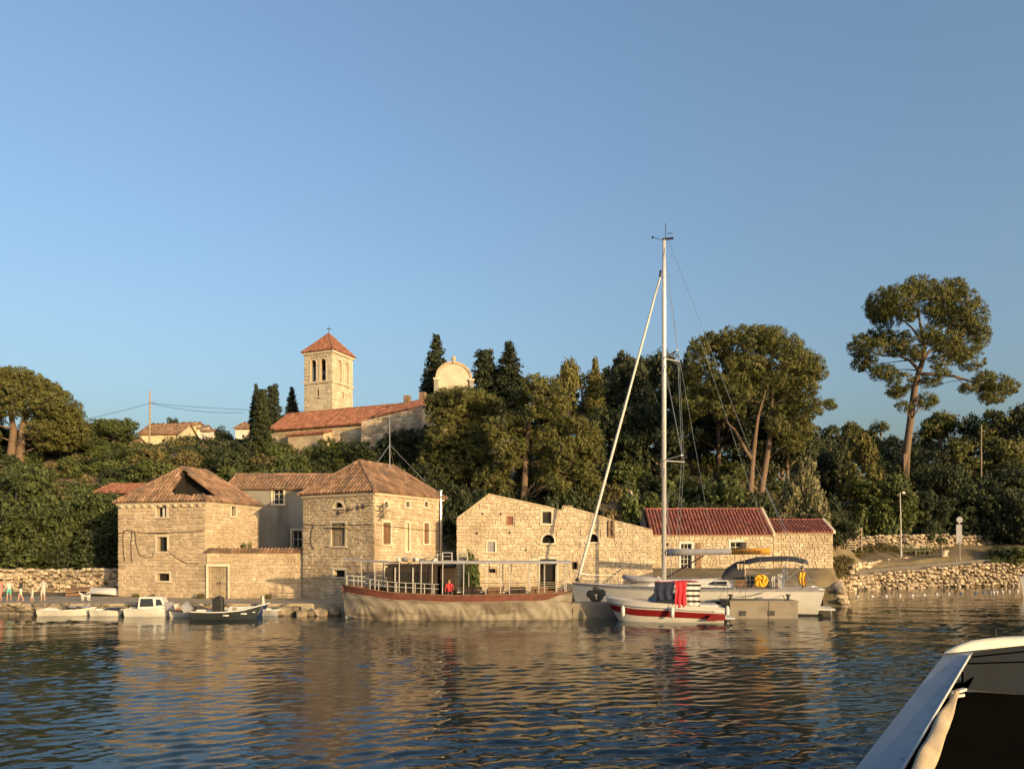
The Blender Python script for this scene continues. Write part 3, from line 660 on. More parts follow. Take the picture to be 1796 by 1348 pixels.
# chancel block at the right with chimneys
MB().hexa([Pn(15.4,0,2.2), Pn(23.5,0,2.2), Pn(23.5,0,-6), Pn(15.4,0,-6), Pn(15.4,hn-.1,2.2), Pn(23.5,hn+1.0,2.2), Pn(23.5,hn+1.0,-6), Pn(15.4,hn-.1,-6)]).build('chancel', stone_rough, ch); emit(ch, course(Pn(15.4,0,2.2), ac, 8.1, [(0,hn-.1),(8.1,hn+1.0)], [], (.3,.5), (.35,.9), seed=75), blocks(stone_rough), stone_rough, limit=0, stuff='chancel_stones')
roof(ch, Pn(17,hn+.4,1.8), Pn(23.3,hn+1.1,1.8), Pn(22.6,hn+2.5,-2), Pn(17,hn+2.3,-2), tile_red, sp=.4)
for u, h_ in ((19.3,3.4),(21.4,3.6),(23.0,3.0)): MB().box(Pn(u,hn+h_-.9,-1.6), (.7,.6,1.6), ac).build('chimney', tile_old, ch)
# bell tower
ct = V((xat(583,95), 95, 15)); ts = 4.4; o_t = ct-cl
zb0, zb1, zev, zap = zat(668,95)-15, zat(664,95)-15, zat(615,95)-15, zat(586,98)-15
tw = put('tower', MB().poly(o_t+V((0,0,zev-.05)), o_t-ec*ts+V((0,0,zev-.05)), o_t-ec*ts+dc*ts+V((0,0,zev-.05)), o_t+dc*ts+V((0,0,zev-.05))).build('t', tower_st).data, ch)
bpy.data.objects.remove(bpy.data.objects['t'])
def arches(O, a, xs_, kind, yt=627, yb=666): return [op(x, x+.92, zat(yb,95)-15, zat(yt,95)-15, kind, arch=True, pad=.14) for x in xs_]
faces = [(o_t-ec*ts, ac, arches(None, 0, (.98,2.5), 'open')), (o_t, ac+R(90), arches(None, 0, (.98,2.5), 'blind')), (o_t+dc*ts, ac+R(180), arches(None, 0, (.98,2.5), 'open')), (o_t-ec*ts+dc*ts, ac+R(270), arches(None, 0, (.98,2.5), 'open'))]
pool = []
for i, (O, a, ops) in enumerate(faces):
    prf = [(0,zev),(ts,zev)]
    slit = [op(ts/2-.16, ts/2+.16, zat(693,95)-15, zat(681,95)-15, 'dark', pad=.12)]
    core(tw, O, a, ts, prf, ops+(slit if i < 2 else []), mortar, .5 if i != 1 else .3)
    P = frame(O, a)
    if i < 2: pool += course(O, a, ts, prf, ops+slit, (.34,.44), (.5,1.1), dep=.05, seed=80+i, ql=True, qr=True, joint=.014)
    for o in ops:
        n = 8; r_ = .46; sp_ = o['v1']-r_; uc = (o['u0']+o['u1'])/2; mb = MB(); rings = []
        for k in range(n+1):
            t = math.pi*k/n; rings.append([P(uc-rr*math.cos(t), sp_+rr*math.sin(t), d_) for rr, d_ in ((r_,.09),(r_+.14,.09),(r_+.14,-.05),(r_,-.05))])
        mb.loft(rings)
        slab(mb, P, o['u0']-.14, o['u0'], o['v0'], sp_, -.05, .09); slab(mb, P, o['u1'], o['u1']+.14, o['v0'], sp_, -.05, .09)
        mb.build('belfry_arch', ashlar, tw)
        if i == 1: MB().poly(*sheet(P, o['u0'], o['u1'], o['v0'], o['v1'], -.16, True)).build('blocked_arch', stone, tw)
    if i < 2: fill(tw, O, a, slit[0])
emit(tw, pool, blocks(tower_st), tower_st)
def cornice(z, hgt, pr_): 
    c_ = o_t-ec*ts/2+dc*ts/2; MB().box((c_.x,c_.y,z), (ts+2*pr_,ts+2*pr_,hgt), ac).build('cornice', ashlar, tw)
cornice(zev-.02, .3, .2); cornice(zb0+.05, .24, .14)
cc = o_t-ec*ts/2+dc*ts/2; k = ts/2+.3; tp_ = V((cc.x,cc.y,zap))
cr = [cc+ec*sx*k+dc*sy*k+V((0,0,zev+.14)) for sx, sy in ((-1,-1),(1,-1),(1,1),(-1,1))]
for i in range(4): roof(tw, cr[i], cr[(i+1) % 4], tp_, tp_, tile_red, sp=.32, tile=.5); ridge(tw, cr[i]+V((0,0,.03)), tp_+V((0,0,.03)), tile_red, .15, .6)
mb = MB().tube([tp_, tp_+V((0,0,.95))], .04, 5); mb.beam(tp_+V((-.3,0,.65)), tp_+V((.3,0,.65)), .07); mb.build('cross', black, tw)
MB().lathe([(.05,.75),(.2,.7),(.26,.35),(.42,.05),(.44,0)], cc-ec*.65+V((0,0,zat(650,95)-15)), 12).build('bell', metal, tw)
MB().beam(cc-ec*2+V((0,0,zat(637,95)-15)), cc+ec*2+V((0,0,zat(637,95)-15)), .14).build('bell_beam', wood_dark, tw)
mb = MB(); mb.box(cc+V((0,0,zb0)), (ts-.2,ts-.2,.12), ac); mb.build('belfry_floor', wood_dark, tw)

# chapel with a rounded gable
cp = V((xat(764,97), 97, 15)); ap_ = R(8); Lp = 4.75; hs_ = zat(668,97)-15; ht = zat(637,97)-15
chp = thing('chapel', cp, 'small pale chapel with rounded gable behind the tall cypress', 'chapel'); P = frame((0,0,0), ap_)
rise = ht-hs_; arc = [(Lp/2-Lp/2*.93*math.cos(math.pi*k/14), hs_+rise*math.sin(math.pi*k/14)**.85) for k in range(15)]
mb = MB(); outl = [P(.15,0), P(Lp-.15,0)]+[P(u,v) for u, v in reversed(arc)]
mb.poly(*outl); mb.build('facade', tower_st, chp)
solid('side_body', chp, render_g, [P(0,0,-.1), P(Lp,0,-.1), P(Lp,0,-9), P(0,0,-9)], 0, hs_-.1)
mb = MB(); rings = []
for u, v in arc:
    cu, cv = Lp/2, hs_; k1 = 1.1
    rings.append([P(u,v,.12), P(cu+(u-cu)*k1,cv+(v-cv)*k1+.12,.12), P(cu+(u-cu)*k1,cv+(v-cv)*k1+.12,-.6), P(u,v,-.6)])
mb.loft(rings); mb.build('gable_coping', stone_rough, chp)
mb = MB(); rings = [[P(u,v,-.5) for u, v in arc], [P(u,v,-9) for u, v in arc]]; mb.loft(rings, False, False); mb.build('vault_roof', stone_rough, chp)
for u in (.05, Lp-.05): MB().box(P(u,hs_/2,.05), (.55,.5,hs_+.3), ap_).build('pilaster', render_g, chp); MB().box(P(u,hs_+.25,.05), (.75,.65,.25), ap_).build('pilaster_cap', ashlar, chp)
MB().lathe([(.35,0),(.3,.2),(.15,.3),(.28,.45),(.33,.65),(.2,.85),(.02,1.0)], P(Lp/2,ht+.1,0), 10).build('finial', stone_rough, chp)
mb = MB(); rings = []
for k in range(17):
    t = math.pi*2*k/16; rings.append([P(Lp/2+rr*math.cos(t), hs_-1.0+rr*math.sin(t), d_) for rr, d_ in ((.5,.08),(.62,.08),(.62,-.02),(.5,-.02))])
mb.loft(rings, True, False); mb.build('rose_window', stone_rough, chp)
# shaded house glimpsed between the pines
gh = V((xat(787,90), 90, 13.2)); gl = thing('grey_house', gh, 'grey shaded house glimpsed between the two hillside pines', 'house'); P = frame((0,0,0), R(-20)); hg = zat(738,90)-13.2
ops = [op(.5,1.7,hg-3.1,hg-.9,'shutter',mat=render_g), op(3.2,4.3,hg-3.1,hg-.9,'dark')]
core(gl, (0,0,0), R(-20), 6, [(0,hg),(6,hg)], ops, render_g)
for o in ops: fill(gl, (0,0,0), R(-20), o)
core(gl, P(6,0), R(70), 5, [(0,hg),(2.5,hg+1.4),(5,hg)], [], render_g); core(gl, P(6,0,-5), R(160), 6, [(0,hg),(6,hg)], [], render_g); core(gl, P(0,0,-5), R(250), 5, [(0,hg),(2.5,hg+1.4),(5,hg)], [], render_g)
roof(gl, P(-.2,hg,.3), P(6.2,hg,.3), P(6.2,hg+1.45,-2.5), P(-.2,hg+1.45,-2.5), tile_old, sp=.4); roof(gl, P(6.2,hg,-5.3), P(-.2,hg,-5.3), P(-.2,hg+1.45,-2.5), P(6.2,hg+1.45,-2.5), tile_old, sp=.6)

# far village houses on the ridge
def village(px0, px1, ye, yr, yb, Y, dep, wall_m, label, wins=(), rz=0, roofm=tile_old, name='village_house'):
    O = V((xat(px0,Y), Y, zat(yb,Y)-2.5)); t = thing(name, O, label, 'house', group=None); P = frame((0,0,0), rz); Lh = xat(px1,Y)-xat(px0,Y); he = zat(ye,Y)-O.z; hr = zat(yr,Y+dep/2)-O.z
    ops = [op((x0-px0)/F*Y, (x1-px0)/F*Y, zat(y1,Y)-O.z, zat(y0,Y)-O.z, 'dark', bare=True) for x0, x1, y0, y1 in wins]
    core(t, (0,0,0), rz, Lh, [(0,he),(Lh,he)], ops, wall_m)
    for o in ops: fill(t, (0,0,0), rz, o)
    g = [(0,he),(dep/2,hr),(dep,he)]
    core(t, P(Lh,0), rz+R(90), dep, g, [], wall_m); core(t, P(Lh,0,-dep), rz+R(180), Lh, [(0,he),(Lh,he)], [], wall_m); core(t, P(0,0,-dep), rz+R(270), dep, g, [], wall_m)
    roof(t, P(-.3,he,.4), P(Lh+.3,he,.4), P(Lh+.3,hr,-dep/2), P(-.3,hr,-dep/2), roofm, sp=.6, tile=1.0); roof(t, P(Lh+.3,he,-dep-.4), P(-.3,he,-dep-.4), P(-.3,hr,-dep/2), P(Lh+.3,hr,-dep/2), roofm, sp=.9, tile=1.0)
    return t
village(244, 312, 762, 744, 780, 128, 9, render_y, 'cream village house with brown roof beside the utility pole', ((283,289,771,776),(240+56,240+60,771,776)))
village(303, 334, 748, 742, 764, 142, 9, render_y, 'narrow cream house behind the brown roofed village house', ((325,329,752,758),))
village(334, 351, 752, 747, 764, 145, 8, render_w, 'small white house at the end of the ridge row')
village(354, 366, 757, 754, 775, 136, 6, render_w, 'tiny white hut on the ridge beside the white house')
village(413, 440, 752, 742, 772, 132, 8, render_w, 'pale gabled village house left of the dark cypress', ((424,428,762,768),))
village(205, 232, 778, 770, 790, 112, 5, stone_pale, 'pale stone cottage under the feathery tree')
village(1672, 1704, 826, 820, 842, 120, 6, render_w, 'white house half hidden in the right hand wood', ((1680,1685,830,836),))
village(1700, 1722, 834, 828, 856, 116, 5, render_y, 'cream cottage wall showing below the white house in the wood')
# ------------------------------------------------------------ vegetation
def leafmat(name, c1, c2, tr=.25): return M(name, c1, .7, .25, .5, .38, 0, 20, c2, trans=tr)
L_pine = leafmat('pine needles', (.085,.095,.026), (.13,.125,.03)); L_pdk = leafmat('dark pine needles', (.035,.048,.02), (.06,.068,.024))
L_cyp = leafmat('cypress foliage', (.022,.034,.017), (.04,.05,.02), .1); L_oliv = leafmat('olive leaves', (.15,.15,.075), (.21,.19,.09))
L_broad = leafmat('broad leaves', (.06,.085,.022), (.10,.115,.03)); L_dark = leafmat('dark shrub leaves', (.03,.045,.018), (.05,.062,.02))
L_fig = leafmat('fig leaves', (.042,.062,.018), (.075,.088,.024)); L_dry = leafmat('dry scrub', (.16,.12,.045), (.10,.1,.035)); L_gold = leafmat('yellowish conifer needles', (.14,.135,.035), (.18,.16,.045))
bark = M('pine bark', (.17,.115,.078), .95, .3, 3, 0, .04, 6, (.115,.08,.055)); bark_g = M('grey bark', (.16,.12,.09), .95, .3, 3, 0, .03, 6)
def cards(clumps, card, tr, per, seed, cover=1.2, out=.55, asp=.5, droop=0.0):
    g = np.random.default_rng(seed); Ps = []; Ns = []
    for c, r in clumps:
        c = np.array(c, float); r = np.array(r, float); rm = (r[0]*r[1]*r[2])**(1/3)
        nt = max(5, int(4*rm*rm/(tr*tr)*cover)); d = g.normal(size=(nt, 3)); d /= np.linalg.norm(d, axis=1)[:,None]
        rad = np.where(g.random(nt) < .78, g.uniform(.78, 1.08, nt), g.uniform(.3, .8, nt))
        tc = c+d*r*rad[:,None]
        q = g.normal(size=(nt, per, 3)); q /= np.linalg.norm(q, axis=2)[:,:,None]
        tr_ = tr*g.uniform(.7, 1.25, nt)[:,None,None]; pr = g.uniform(.45, 1.0, (nt, per, 1))
        p = tc[:,None,:]+q*tr_*pr*np.array([1,1,.8]); n = q*.6+d[:,None,:]*.6
        Ps.append(p.reshape(-1,3)); Ns.append(n.reshape(-1,3))
    P = np.vstack(Ps); Nn = np.vstack(Ns); m = len(P)
    Nn = Nn/np.linalg.norm(Nn, axis=1)[:,None]*out+g.normal(size=(m,3))*(1-out)*.75; Nn /= np.linalg.norm(Nn, axis=1)[:,None]
    t = g.normal(size=(m,3)); t[:,2] -= droop; t -= Nn*(t*Nn).sum(1)[:,None]; t /= np.linalg.norm(t, axis=1)[:,None]; b_ = np.cross(Nn, t)
    s = card*g.uniform(.6, 1.3, m)[:,None]
    v = np.stack([P-t*s, P+b_*s*asp-t*s*.1, P+t*s, P-b_*s*asp-t*s*.1], 1).reshape(-1,3)
    return v, np.arange(4*m).reshape(m,4)
def limb(mb, a, b, r0, r1, seed, n=4, wob=.08):
    r = random.Random(seed); a = V(a); b = V(b); Ld = (b-a).length; pts = []; rad = []
    for k in range(n+1):
        t = k/n; p = a.lerp(b, t)
        if 0 < k < n: p += V((r.uniform(-1,1), r.uniform(-1,1), r.uniform(-.4,1)))*wob*Ld
        pts.append(p); rad.append(r0+(r1-r0)*t)
    mb.tube(pts, rad, 6)
def big_tree(name, label, cat, Y, trunks, cl, off, sc, mat, depth=.7, card=.165, tr=.34, per=18, seed=1, extra=1.0, zb=None, cover=1.25, grow=1.14, asp=.3):
    """clumps and trunk nodes are given in zoomed photograph pixels and spread through the crown's depth"""
    r = random.Random(seed); ox, oy = off; W = lambda x, y, yy=Y: at(ox+x/sc, oy+y/sc, yy)
    xs_ = [c[0] for c in cl]; half = (max(xs_)-min(xs_))/2/sc/F*Y; cx_ = (max(xs_)+min(xs_))/2/sc; clumps = []
    for x, y, rx, ry in cl:
        w = math.sqrt(max(.05, 1-((x/sc-cx_)/F*Y/half)**2))
        k = Y/F/sc*grow; rr = (rx*k, (rx+ry)/2*k, ry*k)
        clumps.append((W(x, y, Y+r.uniform(-1,.2)*half*w*depth), rr))
        if r.random() < extra: clumps.append((W(x+r.uniform(-25,25), y+r.uniform(-15,25), Y+r.uniform(.1,1)*half*w*depth), tuple(q*.95 for q in rr)))
    p0 = W(*trunks[0][0]); zb = terr(p0.x, Y)-.4 if zb is None else zb; base = V((p0.x, Y, zb)); t = thing(name, base, label, cat)
    mb = MB(); nodes = []
    for tk in trunks:
        pts = [W(*q[:2], Y+(q[3] if len(q) > 3 else 0)) for q in tk]; rad = [q[2] for q in tk]
        if tk is trunks[0] or len(tk[0]) > 4: pts = [V((pts[0].x, pts[0].y, zb))]+pts; rad = [rad[0]*1.15]+rad
        mb.tube([p-base for p in pts], rad, 9); nodes += list(zip(pts, rad))
    lb = MB()
    for i, (c, rr) in enumerate(clumps):
        if r.random() < .5: continue
        best = min(nodes, key=lambda q: (q[0]-c).length+(3 if q[0].z > c.z else 0)+1.5*abs(q[1]-.18))
        limb(lb, best[0]-base, c-base, min(best[1]*.4, .1), .02, seed*100+i)
    trunk = mb.build('trunk', bark, t, True); lb.build('branches', bark, trunk, True)
    v, f = cards([(c-base, rr) for c, rr in clumps], card, tr, per, seed, cover, .6, asp); put('crown', np_mesh('crown', v, f, mat), t)
    return t
big_tree('lone_pine', 'tall lone pine with bare leaning trunk against the sky', 'tree', 97,
    [[(440,1340,.5),(450,1100,.47),(472,930,.43),(500,720,.4),(527,620,.36),(548,560,.3),(560,470,.24),(530,330,.15),(520,230,.08)], [(530,640,.25),(640,645,.2),(740,655,.17),(850,690,.12),(960,720,.06)], [(525,620,.22),(470,560,.18),(400,530,.14),(300,530,.1),(200,500,.05)], [(548,560,.22),(590,500,.18),(640,485,.14),(760,400,.08)], [(560,470,.18),(600,400,.14),(700,340,.1),(800,250,.05)], [(560,470,.15),(480,360,.12),(360,260,.06)]],
    [(300,220,80,80),(400,180,80,70),(520,120,85,62),(620,200,80,80),(720,130,75,62),(780,220,85,80),(850,300,65,85),(330,310,80,50),(265,270,55,50),(690,290,90,60),(800,350,85,55),(590,400,70,50),(420,430,65,50),(290,410,75,45),(165,470,55,62),(200,560,60,45),(260,480,60,45),(390,480,65,45),(700,450,75,55),(800,480,85,65),(840,560,65,55),(750,530,65,45),(320,640,75,40),(420,690,65,45),(390,750,55,36),(570,800,55,36),(430,835,45,30),(580,690,50,26),(660,640,45,22),(920,680,55,55),(1010,700,60,48),(1070,720,52,42),(970,790,60,30),(820,730,45,28),(930,740,45,36),(640,570,50,36),(500,510,55,40),(450,270,55,50),(900,400,40,60)],
    (1460,470), 3.455, L_pine, seed=3, extra=.7, depth=.6)
big_tree('forked_pine', 'broad pine with forked reddish trunks above wine red roof', 'tree', 80,
    [[(540,1180,.34),(548,1060,.32),(555,980,.3),(575,800,.22),(592,680,.18),(620,580,.13),(660,450,.08)], [(555,980,.24),(500,900,.22),(470,840,.2),(430,770,.17),(370,710,.1)], [(615,1190,.36,0,1),(650,980,.32),(675,820,.28),(690,600,.2),(700,400,.1)]],
    [(380,115,55,48),(480,110,70,50),(600,110,80,50),(700,120,75,52),(260,160,65,55),(170,210,60,55),(330,200,75,55),(560,190,85,60),(700,200,85,60),(830,190,55,55),(900,280,70,60),(970,320,60,55),(1015,370,48,46),(900,380,75,55),(790,300,75,55),(560,320,75,52),(650,340,75,46),(220,340,80,46),(130,390,60,55),(720,430,80,55),(780,500,65,45),(580,430,80,55),(480,520,70,45),(360,520,75,45),(330,610,55,55),(220,510,65,45),(80,560,55,45),(100,640,85,46),(170,600,65,45),(440,610,50,50),(930,470,65,55),(880,560,65,45),(980,610,50,50),(1085,590,36,26),(860,660,65,55),(760,640,50,40),(720,730,60,50),(900,780,75,55),(820,850,80,55),(760,780,55,45),(450,300,60,50),(450,420,60,45),(300,430,60,40)],
    (1180,560), 3.966, L_pine, seed=5, extra=1.0, grow=1.3)
big_tree('slope_pine', 'wide olive green pine rising behind the warehouse gable', 'tree', 71,
    [[(750,1240,.34),(765,1000,.3),(760,900,.27),(785,740,.2),(800,600,.13),(830,480,.07)], [(760,900,.2),(830,830,.15),(960,720,.1),(1100,720,.05)]],
    [(830,400,85,58),(930,410,85,58),(1005,480,65,65),(880,500,85,65),(750,480,75,62),(960,580,85,62),(1035,560,50,55),(820,600,75,55),(700,640,75,55),(640,720,75,55),(780,760,55,50),(900,760,85,55),(1000,720,85,55),(1130,690,85,55),(1220,720,75,55),(1250,830,75,65),(1150,830,85,55),(1030,850,85,55),(900,870,75,45),(700,850,75,55),(600,880,85,55),(560,800,65,45),(1180,930,85,55),(1070,960,75,45),(660,960,75,45),(1270,920,60,55),(1200,1040,75,60),(1250,1140,80,70),(520,700,65,55),(950,1000,65,45),(900,1100,75,55),(1020,1130,75,60),(560,1050,85,70),(600,1150,75,55),(450,1100,75,60)],
    (740,580), 4.214, L_pine, seed=7, extra=.9)
big_tree('drooping_pine', 'low feathery pine in front of the small chapel', 'tree', 77,
    [[(400,1180,.28),(390,900,.24),(330,720,.18),(260,600,.1)]],
    [(120,540,65,55),(200,490,75,46),(300,480,85,46),(400,500,75,46),(480,540,75,55),(540,590,55,55),(260,570,85,55),(380,600,85,46),(130,640,65,55),(230,660,75,46),(150,780,90,60),(80,880,75,55),(160,930,75,60),(60,960,60,55),(480,640,55,36),(20,1020,70,50),(120,1020,80,50),(330,760,80,60),(420,700,70,50),(260,840,90,70),(380,880,90,70),(480,800,70,60),(300,960,90,70),(430,1000,80,70),(220,1050,90,60)],
    (740,580), 4.214, L_pine, seed=9, extra=1.0, grow=1.45)
big_tree('umbrella_pine', 'big domed umbrella pine at the left edge', 'tree', 84,
    [[(78,800,.5),(90,690,.42),(95,600,.34),(70,480,.2),(20,380,.1)], [(140,790,.48,0,1),(150,680,.4),(160,560,.3),(220,440,.16),(300,370,.08)], [(150,640,.25),(200,560,.2),(300,520,.12),(420,480,.06)]],
    [(-160,300,120,80),(-60,260,110,70),(0,250,110,62),(110,235,110,52),(220,280,100,60),(320,330,90,60),(400,400,85,70),(445,470,80,60),(520,470,52,52),(330,440,90,60),(200,380,100,70),(60,350,100,70),(-80,380,110,70),(-180,400,100,80),(80,460,85,50),(260,510,90,50),(380,540,85,46),(-60,500,80,55),(470,555,75,46),(-160,560,90,60),(540,530,46,46),(500,620,80,60),(400,620,90,60),(560,590,60,50),(280,600,80,50),(460,680,90,60),(-120,640,90,60),(330,690,80,50)],
    (0,600), 3.964, L_pine, seed=13, extra=.9)
# reusable kinds: each has a few variants, shared between individuals
KIND = {}
def kind_mesh(kind, var):
    if (kind, var) in KIND: return KIND[(kind, var)]
    r = random.Random(hash(kind) % 1000*0+sum(map(ord, kind))*10+var); cl = []; tb = MB()
    if kind == 'pine':
        h, w = 11.0, 8.0; tb.tube([(0,0,-.5),(.15,0,3),(-.1,.1,6.5),(0,0,9.5)], [.3,.26,.18,.06], 7)
        for k in range(26):
            z = r.uniform(3.2, 9.8); R_ = 3.1*math.sin(min(1, (10.8-z)/5.5)*math.pi/2)*math.sqrt(r.random())**.6; t = r.uniform(0, 6.28); s = r.uniform(.8,1.35)
            c = V((R_*math.cos(t), R_*math.sin(t), z)); cl.append((c, (s*1.1, s*1.1, s*.8))); limb(tb, (0,0,max(2.5, z-1.4)), c, .08, .025, k)
        prm = (.21, .46, 12)
    elif kind == 'broad':
        h, w = 8.0, 7.6; tb.tube([(0,0,-.5),(.1,0,2),(0,.1,4.5),(0,0,6)], [.28,.24,.16,.06], 7)
        for k in range(24):
            z = r.uniform(1.2, 6.8); R_ = 2.75*math.sin(math.pi*(.18+.75*(8-z)/8))**.6*math.sqrt(r.random())**.5; t = r.uniform(0, 6.28); s = r.uniform(.85,1.4)
            c = V((R_*math.cos(t), R_*math.sin(t), z)); cl.append((c, (s*1.1, s*1.1, s))); limb(tb, (0,0,max(1, z-1.5)), c, .08, .025, k)
        prm = (.18, .42, 12)
    elif kind == 'shrub':
        h, w = 3.0, 4.2
        for k in range(12):
            t = r.uniform(0, 6.28); R_ = 1.5*math.sqrt(r.random()); z = r.uniform(.4, 2.4-R_*.5); s = r.uniform(.5,.85); c = V((R_*math.cos(t), R_*math.sin(t), z)); cl.append((c, (s*1.1, s*1.1, s)))
            tb.tube([(R_*.2*math.cos(t), R_*.2*math.sin(t), -.4), c], [.06,.02], 5)
        prm = (.14, .3, 11)
    elif kind == 'cypress':
        h, w = 10.0, 2.2; tb.tube([(0,0,-.5),(0,0,9)], [.2,.04], 6)
        for k in range(90):
            f = k/89; z = .4+9.3*f; pr = 1.0*max(.06, math.sin(math.pi*min(1, (.22+.78*f)))**.75)*(1 if f < .9 else 1); t = k*2.4; s = max(.12, pr*.42)
            cl.append((V(((pr-s)*math.cos(t), (pr-s)*math.sin(t), z)), (s, s, s*1.9)))
        prm = (.11, .22, 11)
    elif kind == 'fir':
        h, w = 9.0, 4.6; tb.tube([(0,0,-.5),(0,0,8.6)], [.2,.03], 6)
        for k in range(44):
            z = 1.0+7.6*k/43; R_ = 2.0*(9.3-z)/8.3; t = k*2.4
            for q in (.5, .95): cl.append((V((R_*q*math.cos(t), R_*q*math.sin(t), z-q*.3)), (.5,.5,.28)))
            tb.tube([(0,0,z+.2),(R_*math.cos(t), R_*math.sin(t), z-.3)], [.05,.02], 4)
        prm = (.15, .26, 9)
    v, f = cards(cl, prm[0], prm[1], prm[2], var*17+len(kind), 1.25)
    cm = np_mesh('crown', v, f, L_broad); tm = bpy.data.meshes.new('trunk'); tm.from_pydata(tb.v, [], tb.f); tm.materials.append(bark_g); tm.shade_smooth(); tm.update()
    KIND[(kind, var)] = (cm, tm, h, w); return KIND[(kind, var)]
CNT = [0]
def place(kind, name, px, ytop, wpx, Y, mat, label, group=None, cat='tree', hmin=None, zb=None):
    CNT[0] += 1; var = CNT[0] % (3 if kind in ('pine','broad','shrub') else 2); cm, tm, h, w = kind_mesh(kind, var)
    x = xat(px, Y); zb = (terr(x, Y) if zb is None else zb)-.15; zt = zat(ytop, Y); hh = max(zt-zb, hmin or .6); wm = wpx/F*Y
    t = thing(name, (x, Y, zb), label, cat, random.uniform(0, 6.28), group)
    sx = wm/w
    o = put('crown', cm, t, scale=(sx, sx, hh/h)); o.material_slots[0].link = 'OBJECT'; o.material_slots[0].material = mat
    put('trunk' if kind != 'shrub' else 'stems', tm, t, scale=(sx, sx, hh/h)); return t
# cypresses and firs around the church
place('cypress', 'cypress', 765, 584, 62, 101, L_cyp, 'tall dark cypress standing left of the small chapel')
place('cypress', 'cypress', 449, 672, 27, 90, L_cyp, 'slim dark cypress left of the church roof')
place('fir', 'conifer', 460, 678, 56, 87, L_dark, 'shaggy green conifer touching the slim cypress')
place('fir', 'fir_tree', 479, 670, 58, 101, L_cyp, 'pointed blue green fir between cypress and bell tower')
place('cypress', 'cypress', 512, 677, 31, 101, L_cyp, 'stout dark cypress just left of the bell tower')
place('cypress', 'cypress', 893, 598, 74, 103, L_cyp, 'broad black cypress right of the small chapel')
place('fir', 'cedar', 850, 608, 104, 104, L_cyp, 'dark tiered cedar between chapel and broad cypress')
place('fir', 'conifer', 868, 640, 70, 105, L_pdk, 'dark conifer filling the gap behind the cedar')
for px, yt, w, Y, lab in ((1020,650,130,108,'dark pine closing the skyline left of the golden conifers'),(1072,634,130,110,'dark pine closing the skyline left of the forestay'),(1132,622,120,112,'dark pine closing the skyline between forestay and mast'),(1182,622,120,113,'dark pine closing the skyline right of the mast'),(1290,600,140,100,'dark pine behind the crown of the forked pine'),(1372,640,120,101,'dark pine behind the right limb of the forked pine'),(1240,690,130,98,'dark pine filling the gap left of the forked trunks'),(1330,720,120,96,'dark pine filling the gap between the forked trunks')): place('pine', 'conifer', px, yt, w, Y, L_pdk, lab)
for q in ((997,624,64,92,'bushy golden conifer right of the broad black cypress',L_gold,'pine'),(1044,626,48,93,'upright golden conifer left of the furled forestay',L_gold,'cypress'),
          (1100,610,110,98,'dark pine on the skyline crossed by the furled forestay',L_pdk,'pine'),(1160,608,90,102,'dark pine on the skyline directly behind the mast',L_pdk,'pine'),(1205,612,70,99,'dark pine touching the broad forked pine',L_pdk,'pine'),
          (960,690,90,100,'dark pine in the shade behind the wide slope pine',L_pdk,'pine'),(1085,700,120,88,'deep green oak shaded behind the forestay',L_dark,'broad'),(1160,700,120,86,'deep green oak shaded behind the mast foot',L_dark,'broad'),
          (1260,650,120,92,'dark pine filling in behind the forked trunks',L_pdk,'pine'),(1380,700,110,92,'dark pine at the right shoulder of the forked pine',L_pdk,'pine'),(1030,770,90,84,'shaded oak at the foot of the golden conifers',L_dark,'broad')):
    place(q[6], 'conifer' if q[6] != 'broad' else 'oak_tree', q[0], q[1], q[2], q[3], q[5], q[4])
# right-hand wood
W_ = 'trees of the right hand wood'
for i, (px, yt, w, Y, m, k) in enumerate(((1455,742,90,135,L_pdk,'pine'),(1490,736,70,140,L_pine,'pine'),(1545,734,80,138,L_pine,'pine'),(1580,748,80,130,L_pdk,'broad'),(1650,718,100,128,L_pine,'pine'),(1700,722,90,124,L_pdk,'pine'),(1745,708,100,122,L_pine,'pine'),(1790,704,90,120,L_pdk,'pine'),
        (1470,775,90,118,L_pdk,'broad'),(1560,780,90,116,L_dark,'broad'),(1625,770,100,114,L_pdk,'broad'),(1690,765,100,112,L_pine,'pine'),(1760,760,110,110,L_pine,'pine'),(1650,800,90,106,L_dark,'broad'),(1755,815,100,104,L_dark,'broad'),(1800,790,90,104,L_pdk,'broad'),(1835,720,90,120,L_pdk,'pine'),(1840,800,90,104,L_dark,'broad'),(1420,760,80,124,L_pdk,'broad'))):
    place(k, 'wood_tree', px, yt, w, Y, m, '%s %s %s %s of the lone pine trunk' % ({L_pdk.name:'dark green',L_pine.name:'olive green',L_dark.name:'blackish green'}[m.name], 'pine' if k == 'pine' else 'round tree', 'on the wood skyline' if Y > 119 else 'lower in the wood', 'far right' if px > 1700 else 'just right' if px > 1590 else 'just left' if px > 1520 else 'far left'), W_)
place('pine', 'conifer', 1512, 752, 76, 101, L_gold, 'pale golden conifer in front of the right hand wood')
place('broad', 'oak_tree', 1545, 826, 130, 96, L_broad, 'broad bushy tree below the pale golden conifer')
place('broad', 'oak_tree', 1680, 822, 120, 97, L_dark, 'dark green round tree behind the tall signboard', zb=3.0)
place('broad', 'oak_tree', 1632, 852, 80, 95.5, L_dark, 'dark green bush tree between lone pine trunk and signboard', zb=3.2)
place('broad', 'oak_tree', 1745, 850, 90, 94, L_dark, 'dark tree right of the signboard wall', zb=3.2)
place('broad', 'oak_tree', 1795, 830, 110, 92, L_dark, 'black green tree at the right edge of the shore', zb=3.2)
place('shrub', 'shrub', 1575, 862, 90, 93.5, L_broad, 'rounded green bush behind the lamp post', cat='shrub', zb=3.5)
